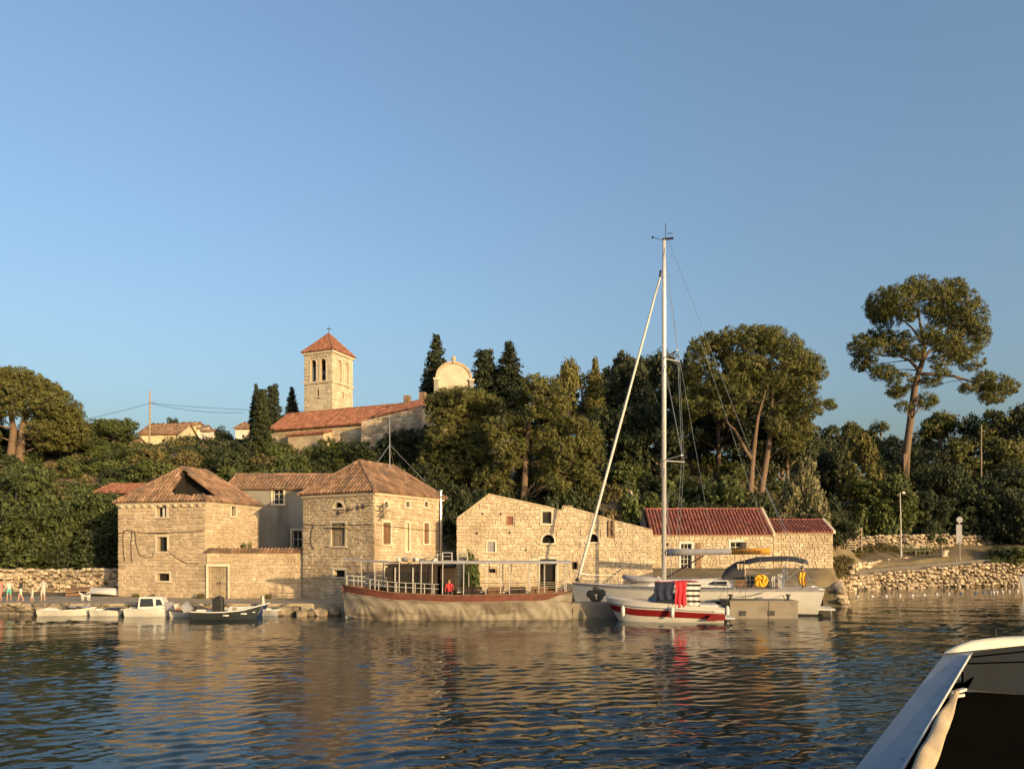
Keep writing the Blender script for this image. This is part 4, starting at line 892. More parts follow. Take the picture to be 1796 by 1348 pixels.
place('shrub', 'shrub', 1525, 868, 70, 93.5, L_broad, 'leafy bush behind the wooden gate and dry wall', cat='shrub', zb=3.5)
place('shrub', 'shrub', 1628, 905, 50, 92.5, L_dark, 'small dark bush on top of the dry stone wall', cat='shrub')
place('shrub', 'shrub', 1770, 948, 76, 86.8, L_broad, 'sunlit bush by the water at the right edge', cat='shrub', zb=2.6)
place('shrub', 'shrub', 1742, 968, 40, 86.2, L_broad, 'small sunlit bush at the end of the sea wall', cat='shrub', zb=2.4)
place('broad', 'olive_tree', 1408, 793, 92, 73, L_oliv, 'silvery olive tree behind the low wine red roofs', zb=3.6)
place('shrub', 'shrub', 1255, 808, 110, 75, L_broad, 'green thicket behind the wine red roof', cat='shrub')
place('shrub', 'shrub', 1190, 836, 90, 72, L_dark, 'dark thicket behind the mast above the red roof', cat='shrub')
place('shrub', 'shrub', 1125, 848, 90, 70, L_broad, 'sunlit bush at the left end of the wine red roof', cat='shrub')
place('shrub', 'shrub', 1320, 850, 80, 71, L_dark, 'dark bush under the forked pine trunks', cat='shrub')
place('shrub', 'shrub', 1060, 868, 70, 68, L_dry, 'dry bush above the sloping warehouse parapet', cat='shrub')
place('shrub', 'shrub', 985, 850, 80, 68, L_dark, 'shaded bush behind the warehouse chimney', cat='shrub')
place('shrub', 'shrub', 1455, 850, 70, 78, L_dark, 'shaded bush right of the silvery olive', cat='shrub')
place('shrub', 'shrub', 1480, 880, 60, 74, L_dark, 'low dark bush behind the annex roof', cat='shrub')
for i, (px, yt, w) in enumerate(((810,820,90),(850,840,80),(790,870,70),(900,835,70),(1000,820,90))):
    place('broad' if i == 0 else 'shrub', 'shrub', px, yt, w, 69+i*.7, L_dark, ('shaded tree behind the chimney pipe','shaded bush left of the warehouse gable peak','low shaded bush beside the chimney pipe','dark bush at the foot of the slope pine','dark bush below the slope pine crown')[i], cat='shrub')
# left slope
for px, yt, w, Y, m, k, lab in ((30,800,150,66,L_fig,'broad','bright green fig tree mass at the far left'),(110,822,150,64.5,L_fig,'broad','bright green fig tree above the quayside wall'),(165,850,120,65.5,L_fig,'broad','green bush tree beside the open shed'),(60,880,150,63.2,L_fig,'broad','low fig tree leaning over the quayside wall'),(140,905,130,63.4,L_dark,'broad','shaded fig tree left of the holed roof house'),(190,880,90,66.5,L_dark,'broad','dark tree under the open shed'),
        (-20,820,140,66,L_fig,'broad','fig tree cut by the left picture edge')):
    place(k, 'fig_tree', px, yt, w, Y, m, lab)
for px, yt, w, Y, lab in ((15,728,110,92,'dark oak behind the left trunk of the umbrella pine'),(105,735,100,93,'dark oak right of the umbrella pine trunks'),(-30,740,100,90,'dark oak at the left edge below the umbrella pine'),(170,762,90,90,'leafy oak on the slope right of the umbrella pine'),(250,786,80,86,'leafy oak on the slope below the cream village house'),(390,786,80,88,'leafy oak on the slope left of the church conifers'),(655,752,100,83,'dark oak in front of the chancel wall'),(720,748,90,82,'dark oak below the church chimneys'),(612,772,70,84,'leafy oak under the church slit window'),(765,740,70,80,'dark oak at the left foot of the chapel')): place('broad', 'oak_tree', px, yt, w, Y, L_broad if 'leafy' in lab else L_dark, lab)
place('broad', 'feathery_tree', 200, 727, 84, 100, L_broad, 'feathery green tree left of the utility pole'); place('broad', 'oak_tree', 158, 738, 60, 104, L_dark, 'dark tree between umbrella pine and feathery tree')
place('broad', 'oak_tree', 128, 752, 70, 100, L_pdk, 'olive green tree under the umbrella pine crown'); place('broad', 'oak_tree', 60, 770, 90, 92, L_dark, 'dark tree behind the umbrella pine trunks')
for i, (px, yt, w, Y, m, lab) in enumerate(((300,728,26,150,L_dark,'small round tree on the ridge behind the village roofs'),(390,745,40,140,L_dark,'low tree on the ridge left of the pale gabled house'),(430,768,40,110,L_dark,'dark bush below the pale gabled house'),(340,765,40,115,L_dark,'bush in front of the narrow cream house'))):
    place('broad', 'ridge_tree', px, yt, w, Y, m, lab)
sl = [(235,790,70,92,L_dark),(290,800,80,88,L_broad),(350,790,70,92,L_dark),(395,778,60,96,L_broad),(440,782,70,90,L_broad),(480,790,60,90,L_broad),(330,812,90,82,L_broad),(250,815,90,80,L_dark),(400,812,80,82,L_dark),(470,810,80,80,L_dark),(180,800,80,84,L_dark),(120,790,80,88,L_dark),(540,800,70,82,L_dark),(600,790,80,84,L_dark),(650,775,80,84,L_dark),(700,765,90,84,L_dark),(740,775,80,82,L_dark),(680,795,90,78,L_dark),(620,805,70,78,L_dark),(760,800,80,76,L_dark),(735,815,60,72,L_dark),(290,826,70,77,L_dry),(220,832,70,77,L_broad),(430,826,60,78,L_dry),(575,762,44,88,L_broad),(545,772,36,89,L_broad),(500,765,34,90,L_broad),(510,815,70,77,L_dark),(370,828,60,77,L_dark),(560,822,70,75,L_dark)]
rs = random.Random(77)
for k in range(285):
    Y = 66+rs.random()**1.2*66; px = rs.uniform(-40, 540) if k < 200 else rs.uniform(600, 1480); x = xat(px, Y)
    if (x > -30 and x < -5 and Y < 70) or (-33 < x < -10 and 88 < Y < 106) or (-5 < x < 29 and Y < 70): continue
    if 180 < px < 450 and Y > 88: continue
    w = rs.uniform(2.6, 5.6); sl.append((px, HY-(terr(x, Y)+w*rs.uniform(.5,.8)-H)*F/Y, w*F/Y, Y, rs.choice((L_dark, L_broad, L_dark, L_dry, L_broad))))
for px, yt, w, Y, m in sl: 
    zn = 'under the umbrella pine' if px < 150 else 'below the cream village houses' if px < 330 else 'left of the church conifers' if px < 470 else 'below the church' if px < 760 else 'around the wide slope pine' if px < 1060 else 'behind the wine red roofs'
    hu = {L_dark.name: 'dark green', L_broad.name: 'leafy green', L_dry.name: 'dry yellowish'}[m.name]; hl = 'low on the slope' if Y < 80 else 'higher up the slope'
    place('shrub', 'hillside_shrub', px, yt, w, Y, m, '%s shrub %s %s' % (hu, hl, zn), 'shrubs %s' % zn, 'shrub')
place('shrub', 'shrub', 433, 938, 36, 57.5, L_broad, 'green shrub peeping over the courtyard wall', cat='shrub', zb=2.5); place('shrub', 'shrub', 513, 938, 44, 57.5, L_dark, 'shaded shrub in the courtyard corner', cat='shrub', zb=2.2)
place('shrub', 'climbing_vine', 830, 955, 40, 53.3, L_broad, 'sparse climbing vine at the left foot of the warehouse', cat='vine', zb=.7)
for px, lab in ((238,'small weed tuft under the lowest window of the holed roof house'),(268,'weed tuft at the foot of the holed roof house wall'),(352,'reddish weed tuft left of the grey double door'),(470,'weed tuft at the foot of the courtyard wall')): place('shrub', 'weed_tuft', px, 1038, 14, 53.0 if px > 350 else 53.3+(362-px)/155*1.6, L_dry, lab, cat='plant', zb=.7, hmin=.35)
for px, yt, w, Y, lab in ((1470,962,40,67,'dry bush on the bank beside the annex gable'),(1484,968,36,71,'dry tuft above the kerb wall near the annex'),(1464,978,30,64.5,'low dry tuft at the foot of the annex gable')): place('shrub', 'verge_shrub', px, yt, w, Y, L_dry, lab, cat='shrub', zb=1.9)
# scrub that covers the earth between the shrubs
cl = []; r = random.Random(5)
for k in range(2000):
    Y = 63.5+(r.random()**1.3)*75; x = r.uniform(-.76, .8)*Y
    if Y < shore(x)+10 or (x > 9 and x < 29 and Y < 70) or (-26 < x < -5 and Y < 68): continue
    if abs(x+24) < 9 and 90 < Y < 103: continue
    s = r.uniform(.5, 1.3); cl.append((V((x, Y, terr(x, Y)+s*.25)), (s*1.3, s*1.3, s*.7)))
for nm, mt, part in (('scrub', L_dark, cl[::2]), ('dry_scrub', L_dry, cl[1::2])):
    v, f = cards(part, .2, .42, 7, 5, 1.0); tag(put(nm, np_mesh(nm, v, f, mt)), 'low green scrub covering the hillside' if nm == 'scrub' else 'dry yellow scrub covering the hillside', 'scrub', kind='stuff')
cl = []
for k in range(420):
    t = r.random(); x = 27.5+t*24+r.uniform(-1,1); Y = 70+t*19+r.uniform(-2.2,2.5)
    if Y < shore(x)+5.6: Y = shore(x)+5.6+r.random()*2
    cl.append((V((x, Y, terr(x, Y)+.25)), (.4,.4,.35)))
for k in range(260):
    x = r.uniform(27.5, 37); Y = r.uniform(64, 84)
    if Y < shore(x)+5.2: continue
    cl.append((V((x, Y, terr(x, Y)+.2)), (.45,.45,.4)))
v, f = cards(cl, .16, .3, 7, 8, 1.0, asp=.18); tag(put('verge_grass', np_mesh('verge_grass', v, f, L_dry)), 'dry grass on the verge above the road', 'grass', kind='stuff')
# ------------------------------------------------------------ walls and street furniture on the right
def rubble_wall(name, label, pts, zb, hts, mat, size=(.35,.75), seed=1, step_h=.36, thick=.5, batter=0.0, limit=300):
    O = V((pts[0][0], pts[0][1], zb[0])); t = thing(name, O, label, 'wall'); r = random.Random(seed); pool = []; back = []
    for (p, q), (z0, z1), (h0, h1) in zip(zip(pts, pts[1:]), zip(zb, zb[1:]), zip(hts, hts[1:])):
        p, q = V(p), V(q); Ls = (q-p).length; d = (q-p)/Ls; n = V((d.y, -d.x)); a = math.atan2(d.y, d.x)
        rows = max(2, int(round(max(h0, h1)/step_h)))
        for k in range(rows):
            u = r.uniform(-.4, .1)
            while u < Ls:
                w = r.uniform(*size)*(1.35 if r.random() < .2 else .8); f = min(1, max(0, (u+w/2)/Ls)); hh = h0+(h1-h0)*f; z = z0+(z1-z0)*f; c = p+d*(u+w/2)+n*(r.uniform(-.07,.09)-batter*k/rows)
                top = k == rows-1; sh = hh/rows*r.uniform(.8, 1.55 if not top else 1.3)*(1.25 if w > size[1] else 1)
                pool.append(((c.x-O.x, c.y-O.y, z+hh*(k+.5)/rows-O.z+(r.uniform(-.1,.1) if top else r.uniform(-.13,.1))), a+r.uniform(-.3,.3), (w*1.1, thick*r.uniform(.8,1.1), sh))); u += w
        mb = MB(); A0 = p-n*.12; B0 = q-n*.12; A1 = p-n*(thick+.2+batter); B1 = q-n*(thick+.2+batter)
        mb.hexa([(A0.x-O.x,A0.y-O.y,z0-O.z-.3),(B0.x-O.x,B0.y-O.y,z1-O.z-.3),(B1.x-O.x,B1.y-O.y,z1-O.z-.3),(A1.x-O.x,A1.y-O.y,z0-O.z-.3),(A0.x-O.x-n.x*batter,A0.y-O.y-n.y*batter,z0-O.z+h0*.93),(B0.x-O.x-n.x*batter,B0.y-O.y-n.y*batter,z1-O.z+h1*.93),(B1.x-O.x,B1.y-O.y,z1-O.z+h1*.93),(A1.x-O.x,A1.y-O.y,z0-O.z+h0*.93)])
        mb.build('wall_core', earth, t)
    emit(t, pool, rubs(mat), mat, limit=limit); return t
rubble_wall('sea_wall', 'rubble sea wall of pale boulders below the climbing road', [(24.3,54.4),(27.6,62),(31.8,72.8),(39,79.6),(52,84.2),(61,86.4)], [-.25]*6, [1.6,1.75,1.7,1.95,2.85,3.1], rubble_dk, (.35,.85), 3, .4, .8, .35)
rubble_wall('dry_stone_wall', 'dry stone field wall behind the lamp post', [(37.5,88.2),(45,90),(52,91.5),(54,92)], [3.5,3.95,4.2,4.3], [1.9,2.1,2.0,1.9], rubble_dk, (.35,.7), 5, .36, .5)
rubble_wall('dry_stone_wall', 'shaded dry stone wall right of the signboard', [(54.6,92.4),(60,93),(70,95)], [4.3,4.2,4.2], [1.8,1.8,1.8], rubble_dk, (.4,.8), 6, .4, .5)
rubble_wall('kerb_wall', 'low stone kerb wall between road and grass verge', [(31.0,67.6),(35.4,77.6),(41.5,83.8),(46.5,86.6)], [1.95,2.0,2.4,2.9], [.75,.8,.6,.4], stone_rough, (.4,.8), 7, .35, .45)
rubble_wall('quayside_wall', 'stone wall along the quay under the fig trees', [(-52,60.4),(-40,60.2),(-29.8,58.6)], [.68]*3, [1.95,1.95,2.0], rubble_dk, (.25,.55), 8, .28, .5)
rubble_wall('terrace_wall', 'tumbled pale terrace wall below the church porch', [(-33.5,85),(-28,83.5),(-23.5,82.5)], [terr(-33,85)-.3,terr(-28,83.5)-.3,terr(-23.5,82.5)-.3], [1.3,1.5,1.1], rubble_dk, (.5,.9), 9, .45, .6)
# rocks behind the warehouse and by the moored boats
for i, (px, py, Y, s, lab) in enumerate(((925,868,63,1.5,'pale rock outcrop behind the warehouse roofline'),(945,872,62.5,1.1,'smaller pale rock beside the outcrop behind the warehouse'),(1105,858,76,.6,'reddish rock on the slope left of the mast'))):
    p = at(px, py, Y); zt = terr(p.x, Y); o = put('rock', random.choice(rubs(stone_rough)), None, (p.x, Y, (p.z+zt-.6)/2), (0,0,i), (s*2.2, s*1.6, max(1.2, min(3, p.z-zt+1.4)))); tag(o, lab, 'rock')
r = random.Random(12)
for i in range(11):
    px = 487+i*10.6; o = put('rock', random.choice(rubs(rk)), None, (xat(px,46.8)+r.uniform(-.2,.2), 46.9+r.uniform(-.4,.5), .18+r.uniform(-.1,.12)), (r.uniform(-.3,.3), r.uniform(-.2,.2), r.uniform(0,3)), (r.uniform(.7,1.2), r.uniform(.6,.9), r.uniform(.45,.85)))
    tag(o, '%s dark wet rock counting left from the tour boat bow' % ('eleventh','tenth','ninth','eighth','seventh','sixth','fifth','fourth','third','second','first')[i], 'rock', 'wet rocks left of the tour boat')
# wooden gate
gp = V((xat(1474,84), 84, zat(966,84))); gt = thing('wooden_gate', gp, 'weathered wooden gate of pale rails between annex and dry wall', 'gate', R(12))
for x in (0, 1.9, 2.7): MB().box((x,0,1.35),(.16,.14,2.7)).build('post', wood_grey, gt)
for k in range(4): MB().beam((0,-.09,.25+k*.27),(1.9,-.09,.25+k*.27),.05,.13).build('rail', wood_grey, gt)
for k in range(9): MB().beam((.16+k*.2,-.06,1.35),(.2+k*.2+.05*((k*7) % 3-1),-.06,2.5),.1,.04).build('paling', wood_grey if k % 2 else wood_dark, gt)
MB().beam((0,-.05,2.55),(2.7,-.05,2.55),.07,.12).build('rail', wood_grey, gt)
for k in range(4): MB().beam((1.9,-.07,.3+k*.6),(2.7,-.07,.75+k*.6),.05,.1).build('brace', wood_grey, gt)
lp = at(1580, 974, 85.6); lp.z -= .2; lt = thing('lamp_post', lp, 'slim pale street lamp post above the grass verge', 'lamp post')
MB().tube([(0,0,0),(-.02,0,4),(-.1,0,7.5)], [.11,.085,.06], 8).build('pole', steel_w, lt); hd = MB(); hd.beam((-.1,0,7.45),(.25,-.1,7.6),.06); hd.box((.25,-.1,7.45),(.34,.22,.2)); hd.build('lamp_head', steel_w, lt)
sp_ = at(1682, 983, 86.0); sn = thing('signboard', sp_, 'tall grey signboard with a round disc on top beside the road', 'sign')
MB().tube([(.1,0,0),(0,0,4.8)], .06, 8).build('pole', metal, sn); MB().box((-.05,-.09,3.15),(.66,.05,2.1)).build('panel', canvas_gr, sn)
mb = MB(); mb.loft([[(.0+.36*math.cos(t),y_,4.75+.36*math.sin(t)) for t in [2*math.pi*k/20 for k in range(20)]] for y_ in (-.12,-.08)]); mb.build('disc', canvas_gr, sn)
# bench, upturned boat and crates on the verge
bn = thing('garden_bench', at(1605, 972, 86.3)-V((0,0,.1)), 'long green bench beside the lamp post', 'bench', R(8)); gr_ = M('green paint', (.05,.09,.05), .6, .2, 3)
for z_, y_ in ((.55,-.1),(.55,.15),(.85,.32),(1.1,.36)): MB().box((0,y_,z_),(4.2,.18,.06)).build('slat', gr_, bn)
for x in (-1.7,0,1.7): MB().box((x,.1,.27),(.1,.5,.5)).build('leg', concrete, bn)
cr_ = thing('stone_trough', at(1655, 974, 85.6)-V((0,0,.1)), 'white stone trough beside the green bench', 'trough'); MB().lathe([(.35,0),(.4,.4),(.55,.7),(.5,.72),(.3,.5)], (0,0,0), 10).build('bowl', ashlar, cr_); MB().box((0,0,.05),(.8,.8,.12)).build('plinth', stone_rough, cr_)
# utility poles and wires
p1 = at(262, 775, 118); up = thing('utility_pole', p1-V((0,0,1)), 'bare wooden utility pole rising over the village roofs', 'pole'); hp_ = zat(685,118)-p1.z+1
MB().tube([(0,0,0),(.1,0,hp_)], [.16,.1], 7).build('pole', wood_grey, up); MB().beam((-.2,0,hp_-1.9),(.9,0,hp_-1.8),.09).build('crossarm', wood_grey, up)
for q, s in (((-26,-4,-6.5),1.0),((17,-6,-2.6),.9),((36,0,-1),1.2)):
    a = V((.1,0,hp_-2)); b_ = a+V(q); MB().tube([a.lerp(b_, k/10)-V((0,0,s*4*(k/10)*(1-k/10)*.5)) for k in range(11)], .035, 4).build('wire', black, up)
p2 = at(1721, 812, 106); u2 = thing('utility_pole', (p2.x, 106, terr(p2.x,106)), 'slim pole standing among the trees of the right hand wood', 'pole'); MB().tube([(0,0,0),(0,0,zat(744,106)-terr(p2.x,106))], [.14,.1], 7).build('pole', wood_grey, u2); MB().beam((-.1,0,zat(755,106)-terr(p2.x,106)),(.5,0,zat(755,106)-terr(p2.x,106)),.08).build('crossarm', wood_grey, u2)
# float line
fx = [(245,1037),(275,1036),(345,1033),(470,1030),(585,1026),(698,1023),(805,1020),(905,1018),(1000,1014),(1100,1008),(1197,1003),(1297,1000),(1412,998),(1475,997),(1525,993),(1552,991),(1578,990),(1622,988),(1676,984),(1742,983)]
fp = [at(1400+x/4.535, 820+y/4.535, 4.1*F/(820+y/4.535-HY)) for x, y in fx]; bl = thing('float_line', (fp[0].x,fp[0].y,0), 'line of small white floats in front of the sea wall', 'float line')
mb = MB(); mb.tube([(p.x-fp[0].x, p.y-fp[0].y, .0) for p in fp], .012, 5); mb.build('rope', canvas_gr, bl)
fm_ = MB().lathe([(.02,-.14),(.11,-.11),(.15,0),(.11,.11),(.02,.14)], (0,0,0), 8).build('float', white_paint, bl); fm_.location = (0,0,.03)
for p in fp[1:]: put('float', fm_.data, bl, (p.x-fp[0].x, p.y-fp[0].y, .03))

# ------------------------------------------------------------ boats
class Hull:
    def __init__(s, L, B, g, dep=.35, tr=.75, rake=.5, p=.45, full=2.2, sr=0.0):
        s.L, s.B, s.g, s.dep, s.tr, s.rake, s.p, s.full, s.sr = L, B, g, dep, tr, rake, p, full, sr
    def b(s, t):
        f = s.tr+(1-s.tr)*smooth(t/.45) if t < .45 else (1-((t-.45)/.55)**s.full)
        return max(.012, s.B/2*f)
    def gz(s, t): return float(np.interp(t, [0,.25,.5,.75,1], [s.g[0], (s.g[0]+s.g[1])/2-.02, s.g[1], (s.g[1]*.74+s.g[2]*.26), s.g[2]]))
    def kz(s, t): return -s.dep*(1-(max(0, t-.55)/.45)**3)
    def pt(s, t, q, sd, off=0.0):
        k = s.kz(t); z = k+(s.gz(t)-k)*q; x = -s.L/2+s.L*t-s.rake*(1-q)*max(0, (t-.5)*2)**3+s.sr*(1-q)*(1-t)**6*0+s.sr*q*(max(0, .12-t)/.12)
        return V((x, sd*(s.b(t)*max(q, 0)**s.p+off), z))
    def skin(s, q0=0., q1=1., n=26, m=8, off=0.0, t0=0., t1=1., sides=(1,-1)):
        mb = MB()
        for sd in sides:
            rings = [[s.pt(t0+(t1-t0)*i/n, q0+(q1-q0)*j/m, sd, off) for j in range(m+1)] for i in range(n+1)]
            mb.loft(rings, False, False)
        return mb
    def transom(s, mb, q0=0., q1=1., m=8):
        l = [s.pt(0, q0+(q1-q0)*j/m, 1) for j in range(m+1)]; r_ = [s.pt(0, q0+(q1-q0)*j/m, -1) for j in range(m+1)]
        mb.poly(*(r_+l[::-1])); return mb
    def deck(s, q=.9, t0=0., t1=1., n=20, off=-.02, camber=0.0):
        mb = MB(); mb.loft([[s.pt(t0+(t1-t0)*i/n, q, 1, off), V((s.pt(t0+(t1-t0)*i/n, q, 1).x, 0, s.pt(t0+(t1-t0)*i/n, q, 1).z+camber)), s.pt(t0+(t1-t0)*i/n, q, -1, off)] for i in range(n+1)], False, False); return mb
    def rail(s, r=.035, q=1.0, n=26, off=0.0, t0=0., t1=1.):
        mb = MB()
        for sd in (1,-1): mb.tube([s.pt(t0+(t1-t0)*i/n, q, sd, off) for i in range(n+1)], r, 6)
        return mb
def outboard(t, x, y, z, mat=None, s=1.0, tilt=0.0):
    mb = MB(); mat = mat or black; T = lambda a, c: (x-a*math.cos(tilt)*s-c*math.sin(tilt)*s, y, z+c*math.cos(tilt)*s-a*math.sin(tilt)*s)
    mb.loft([[V(T(a0,c0))+V((0,w,0)) for a0, c0, w in ((.0,cz,-hw),(.42*k,cz,-hw*.9),(.42*k,cz,hw*.9),(.0,cz,hw))] for cz, hw, k in ((.05,.12,.7),(.15,.17,1),(.42,.17,1),(.55,.11,.7))])
    mb.beam(T(.18,.05), T(.2,-.75), .09*s, .16*s); mb.beam(T(.1,-.6), T(.45,-.6), .04, .22*s)
    return mb.build('outboard_motor', mat, t)
def small_boat(name, label, px0, px1, Y, yaw, hullm, g=(.45,.42,.6), B=1.5, trim=None, extras=(), group=None, dep=.25, inner=None, L=None):
    L = L or abs(px1-px0)/F*Y/max(.5, math.cos(yaw)); cx = xat((px0+px1)/2, Y); rz = yaw if px1 > px0 else math.pi+yaw
    t = thing(name, (cx, Y, 0), label, 'boat', rz, group); h = Hull(L, B, g, dep, .78, .45, .42)
    mb = h.skin(); h.transom(mb); mb.build('hull', hullm, t, True)
    h.skin(.35, 1, off=-.05).build('inner_hull', inner or trim or white_paint, t, True); h.deck(.42).build('floor', inner or wood_grey, t)
    h.rail(.04).build('gunwale', trim or white_paint, t, True)
    for f in (.3, .62): q = h.pt(f, .8, 1); MB().box((q.x,0,q.z),(.26,2*q.y-.06,.05)).build('thwart', wood_grey, t)
    h.deck(.97, .8, 1.0, 8).build('foredeck', trim or white_paint, t)
    return t, h
t, h = small_boat('rowing_boat', 'low white rowing boat nearest the left wall', 74, 166, 47.0, R(6), white_paint, (.4,.35,.5), 1.4)
mb = MB(); rings = [[V((x, sd*w, .42+.14*math.sin(math.pi*min(1, abs(w)))+.05*math.sin(x*9))) for sd, w in ((1,.66),(1,.35),(1,0),(-1,.35),(-1,.66))] for x in [-.2+.2*k for k in range(9)]]; mb.loft(rings, False, False); mb.build('boat_cover', canvas_gr, t)
t, h = small_boat('dinghy', 'small white dinghy with navy cover beside the cabin boat', 164, 222, 46.9, R(5), white_paint, (.38,.33,.42), 1.25)
mb = MB(); mb.loft([[V((x, .62*math.cos(a), .36+.12*math.sin(a))) for a in [math.pi*k/6 for k in range(7)]] for x in (-.1,.3,.7,.85)], False, False); mb.build('boat_cover', navycloth, t)
t, h = small_boat('cabin_boat', 'small white cabin boat with a dark side window', 226, 311, 46.5, R(9), gel, (.5,.5,.75), 1.7)
mb = MB(); cab = [(-.7,.55,.62),(1.0,.42,.62),(.75,.3,1.22),(-.62,.45,1.25)]
mb.loft([[(-.72,.62,.45),(.95,.5,.5),(.62,.42,1.2),(-.65,.52,1.22)], [(-.72,-.62,.45),(.95,-.5,.5),(.62,-.42,1.2),(-.65,-.52,1.22)]]); mb.build('cabin', gel, t)
w = MB()
for sd in (1,-1): w.hexa([(-.6,sd*.615,.62),(.2,sd*.57,.64),(.2,sd*.5,.64),(-.6,sd*.5,.62),(-.56,sd*.56,1.12),(.12,sd*.52,1.12),(.12,sd*.45,1.12),(-.56,sd*.45,1.12)]); w.hexa([(.34,sd*.57,.68),(.72,sd*.53,.7),(.72,sd*.4,.7),(.34,sd*.4,.68),(.32,sd*.505,1.08),(.56,sd*.49,1.06),(.56,sd*.4,1.06),(.32,sd*.4,1.08)])
w.build('window', glass, t); MB().box((-1.0,.62,.42),(.5,.06,.2)).build('locker', wood_brown, t)
t, h = small_boat('fishing_boat', 'white fishing boat with covered grey outboard behind the charcoal boat', 304, 400, 46.2, R(3), white_paint, (.42,.4,.62), 1.5, trim=wood_brown)
outboard(t, -h.L/2-.02, .1, .3, canvas_gr, 1.1)
t, h = small_boat('motor_boat', 'charcoal motor boat with white ovals and tilted outboard', 340, 460, 44.4, R(5), gel_dark, (.5,.48,.85), 1.8, trim=white_paint)
outboard(t, -h.L/2+.05, 0, .55, canvas_gr, 1.15, R(35)); MB().box((-.62,.1,.75),(.5,.6,.95)).build('console', black, t); MB().lathe([(.3,.3),(.32,.9),(.25,1.3),(.05,1.38)], (-.55,.1,0), 10).build('seat_cover', black, t)
for q in (.52, .76): p = h.pt(q, .72, -1, .012); MB().lathe([(.02,-.05),(.16,-.03),(.16,.03),(.02,.05)], (0,0,0), 14, 1.2, .7).build('oval_plate', white_paint, t).location = p; o = t.children[-1]; o.rotation_euler = (R(90),0,0)
t.rotation_euler.z += 0
def text_mesh(s, size, mat, name='lettering', ext=.004):
    c = bpy.data.curves.new(name, 'FONT'); c.body = s; c.size = size; c.extrude = ext; c.align_x = 'CENTER'; o = bpy.data.objects.new(name, c); COL.objects.link(o)
    dg = bpy.context.evaluated_depsgraph_get(); me = bpy.data.meshes.new_from_object(o.evaluated_get(dg)); bpy.data.objects.remove(o); me.materials.clear(); me.materials.append(mat); return me
p = h.pt(.9, .62, -1, .02); o = put('number', text_mesh('2', .42, white_paint), t, p, (R(82),0,R(28)))
t2, h2 = small_boat('rowing_boat', 'navy rowing boat half hidden behind the charcoal motor boat', 398, 472, 46.6, R(4), gel_navy, (.5,.5,.8), 1.6, trim=white_paint); MB().beam((h2.L/2-.35,0,.7),(h2.L/2-.4,0,1.25),.12).build('bow_post', white_paint, t2)
small_boat('dinghy', 'grey dinghy lying against the wet rocks', 462, 500, 47.0, R(8), canvas_gr, (.4,.36,.45), 1.2)
# upturned boats in the shade of the wall
for i, (px, Y, lab, m, rz) in enumerate(((150,56.5,'upturned brown dinghy leaning in the shade by the wall',wood_brown,.5),(185,56.2,'upturned white dinghy in the shade beside the stone house',white_paint,-.2))):
    t = thing('upturned_dinghy', (xat(px,Y), Y, .67), lab, 'boat', rz); hh = Hull(2.6, 1.2, (.45,.42,.5), .1, .7, .3, .5); mb = hh.skin(); hh.transom(mb); o = mb.build('hull', m, t, True); o.rotation_euler = (R(180-(25 if i == 0 else 8)),0,0); o.location = (0,0,.52); o = hh.rail(.035).build('gunwale', wood_grey, t); o.rotation_euler = (R(180-(25 if i == 0 else 8)),0,0); o.location = (0,0,.52)
    MB().box((0,0,.12),(.25,.9,.24)).build('trestle', wood_dark, t)

# tour boat wrapped in sheeting
TB = thing('tour_boat', (xat(800,44.9), 44.9, 0), 'long wooden tour boat with canopy and hull wrapped in sheeting', 'boat', math.pi-R(2)); th = Hull(13.9, 3.6, (1.62,1.48,2.0), .5, .66, .2, .26, 3.6)
mb = th.skin(0, .8, 40, 8); th.transom(mb); mb.build('hull', white_paint, TB, True); th.skin(.8, 1, 40, 4, .015).build('bulwark', rust, TB, True)
th.skin(.6, 1, 40, 3, -.1).build('inner_bulwark', rust, TB, True); th.deck(.6).build('deck', wood_brown, TB); th.rail(.05, n=40).build('gunwale', wood_brown, TB, True); th.rail(.045, .79, 40, .03).build('rubbing_strake', wood_grey, TB, True)
sheeting = M('plastic sheeting', (.33,.29,.235), .32, .25, 1.2, 0, .02, 6, (.25,.22,.175), trans=.1, stain=((.13,.105,.08), .9, .47, .8, (.5,.5,1.8)))
mb = MB(); fans = [-5.9,-3.6,-1.9,-.3,1.9,3.4,5.5]; fn = 150; fmn = 18; rings = []
for i in range(fn+1):
    tt_ = i/fn; ring = []
    for j in range(fmn+1):
        q1_ = .80+.17*smooth((.14-tt_)/.14)+.06*max(0, math.sin(tt_*31))*.5; q = .1+(q1_-.1)*j/fmn; p = th.pt(tt_, q, 1); c = min(fans, key=lambda f: abs(f-p.x)); dz = 1.35-p.z; an_ = math.atan2(p.x-c, max(.05, dz)); ds = math.hypot(p.x-c, dz)
        w = .045+.03*math.sin(an_*17+c)*min(1, ds*2)*max(0, 1-abs(an_)/1.35)+.02*math.sin(p.x*2.3+p.z*2)+.018*math.sin(p.x*6.1-p.z*5)
        ring.append(p+V((0, w+.02, 0)))
    rings.append(ring)
mb.loft(rings, False, False); sx_ = len(rings); wrap = [[r_[j]+V((0,0,0)) for j in range(fmn+1)] for r_ in (rings[0],)]
back = [[V((-6.98-.05*math.sin(k*1.7+j), p.y*(1-2*k/8), p.z)) for j, p in enumerate(rings[0])] for k in range(9)]
mb.loft(back, False, False); mb.build('hull_sheeting', sheeting, TB, True)
lxb = lambda px: -(xat(px,44.5)-xat(800,44.9))
def slabs(name, pts, z0, z1, mat, par): mb = MB(); mb.loft([[(p[0],p[1],z0+(p[2] if len(p) > 2 else 0)) for p in pts], [(p[0],p[1],z1+(p[2] if len(p) > 2 else 0)) for p in pts]]); return mb.build(name, mat, par)
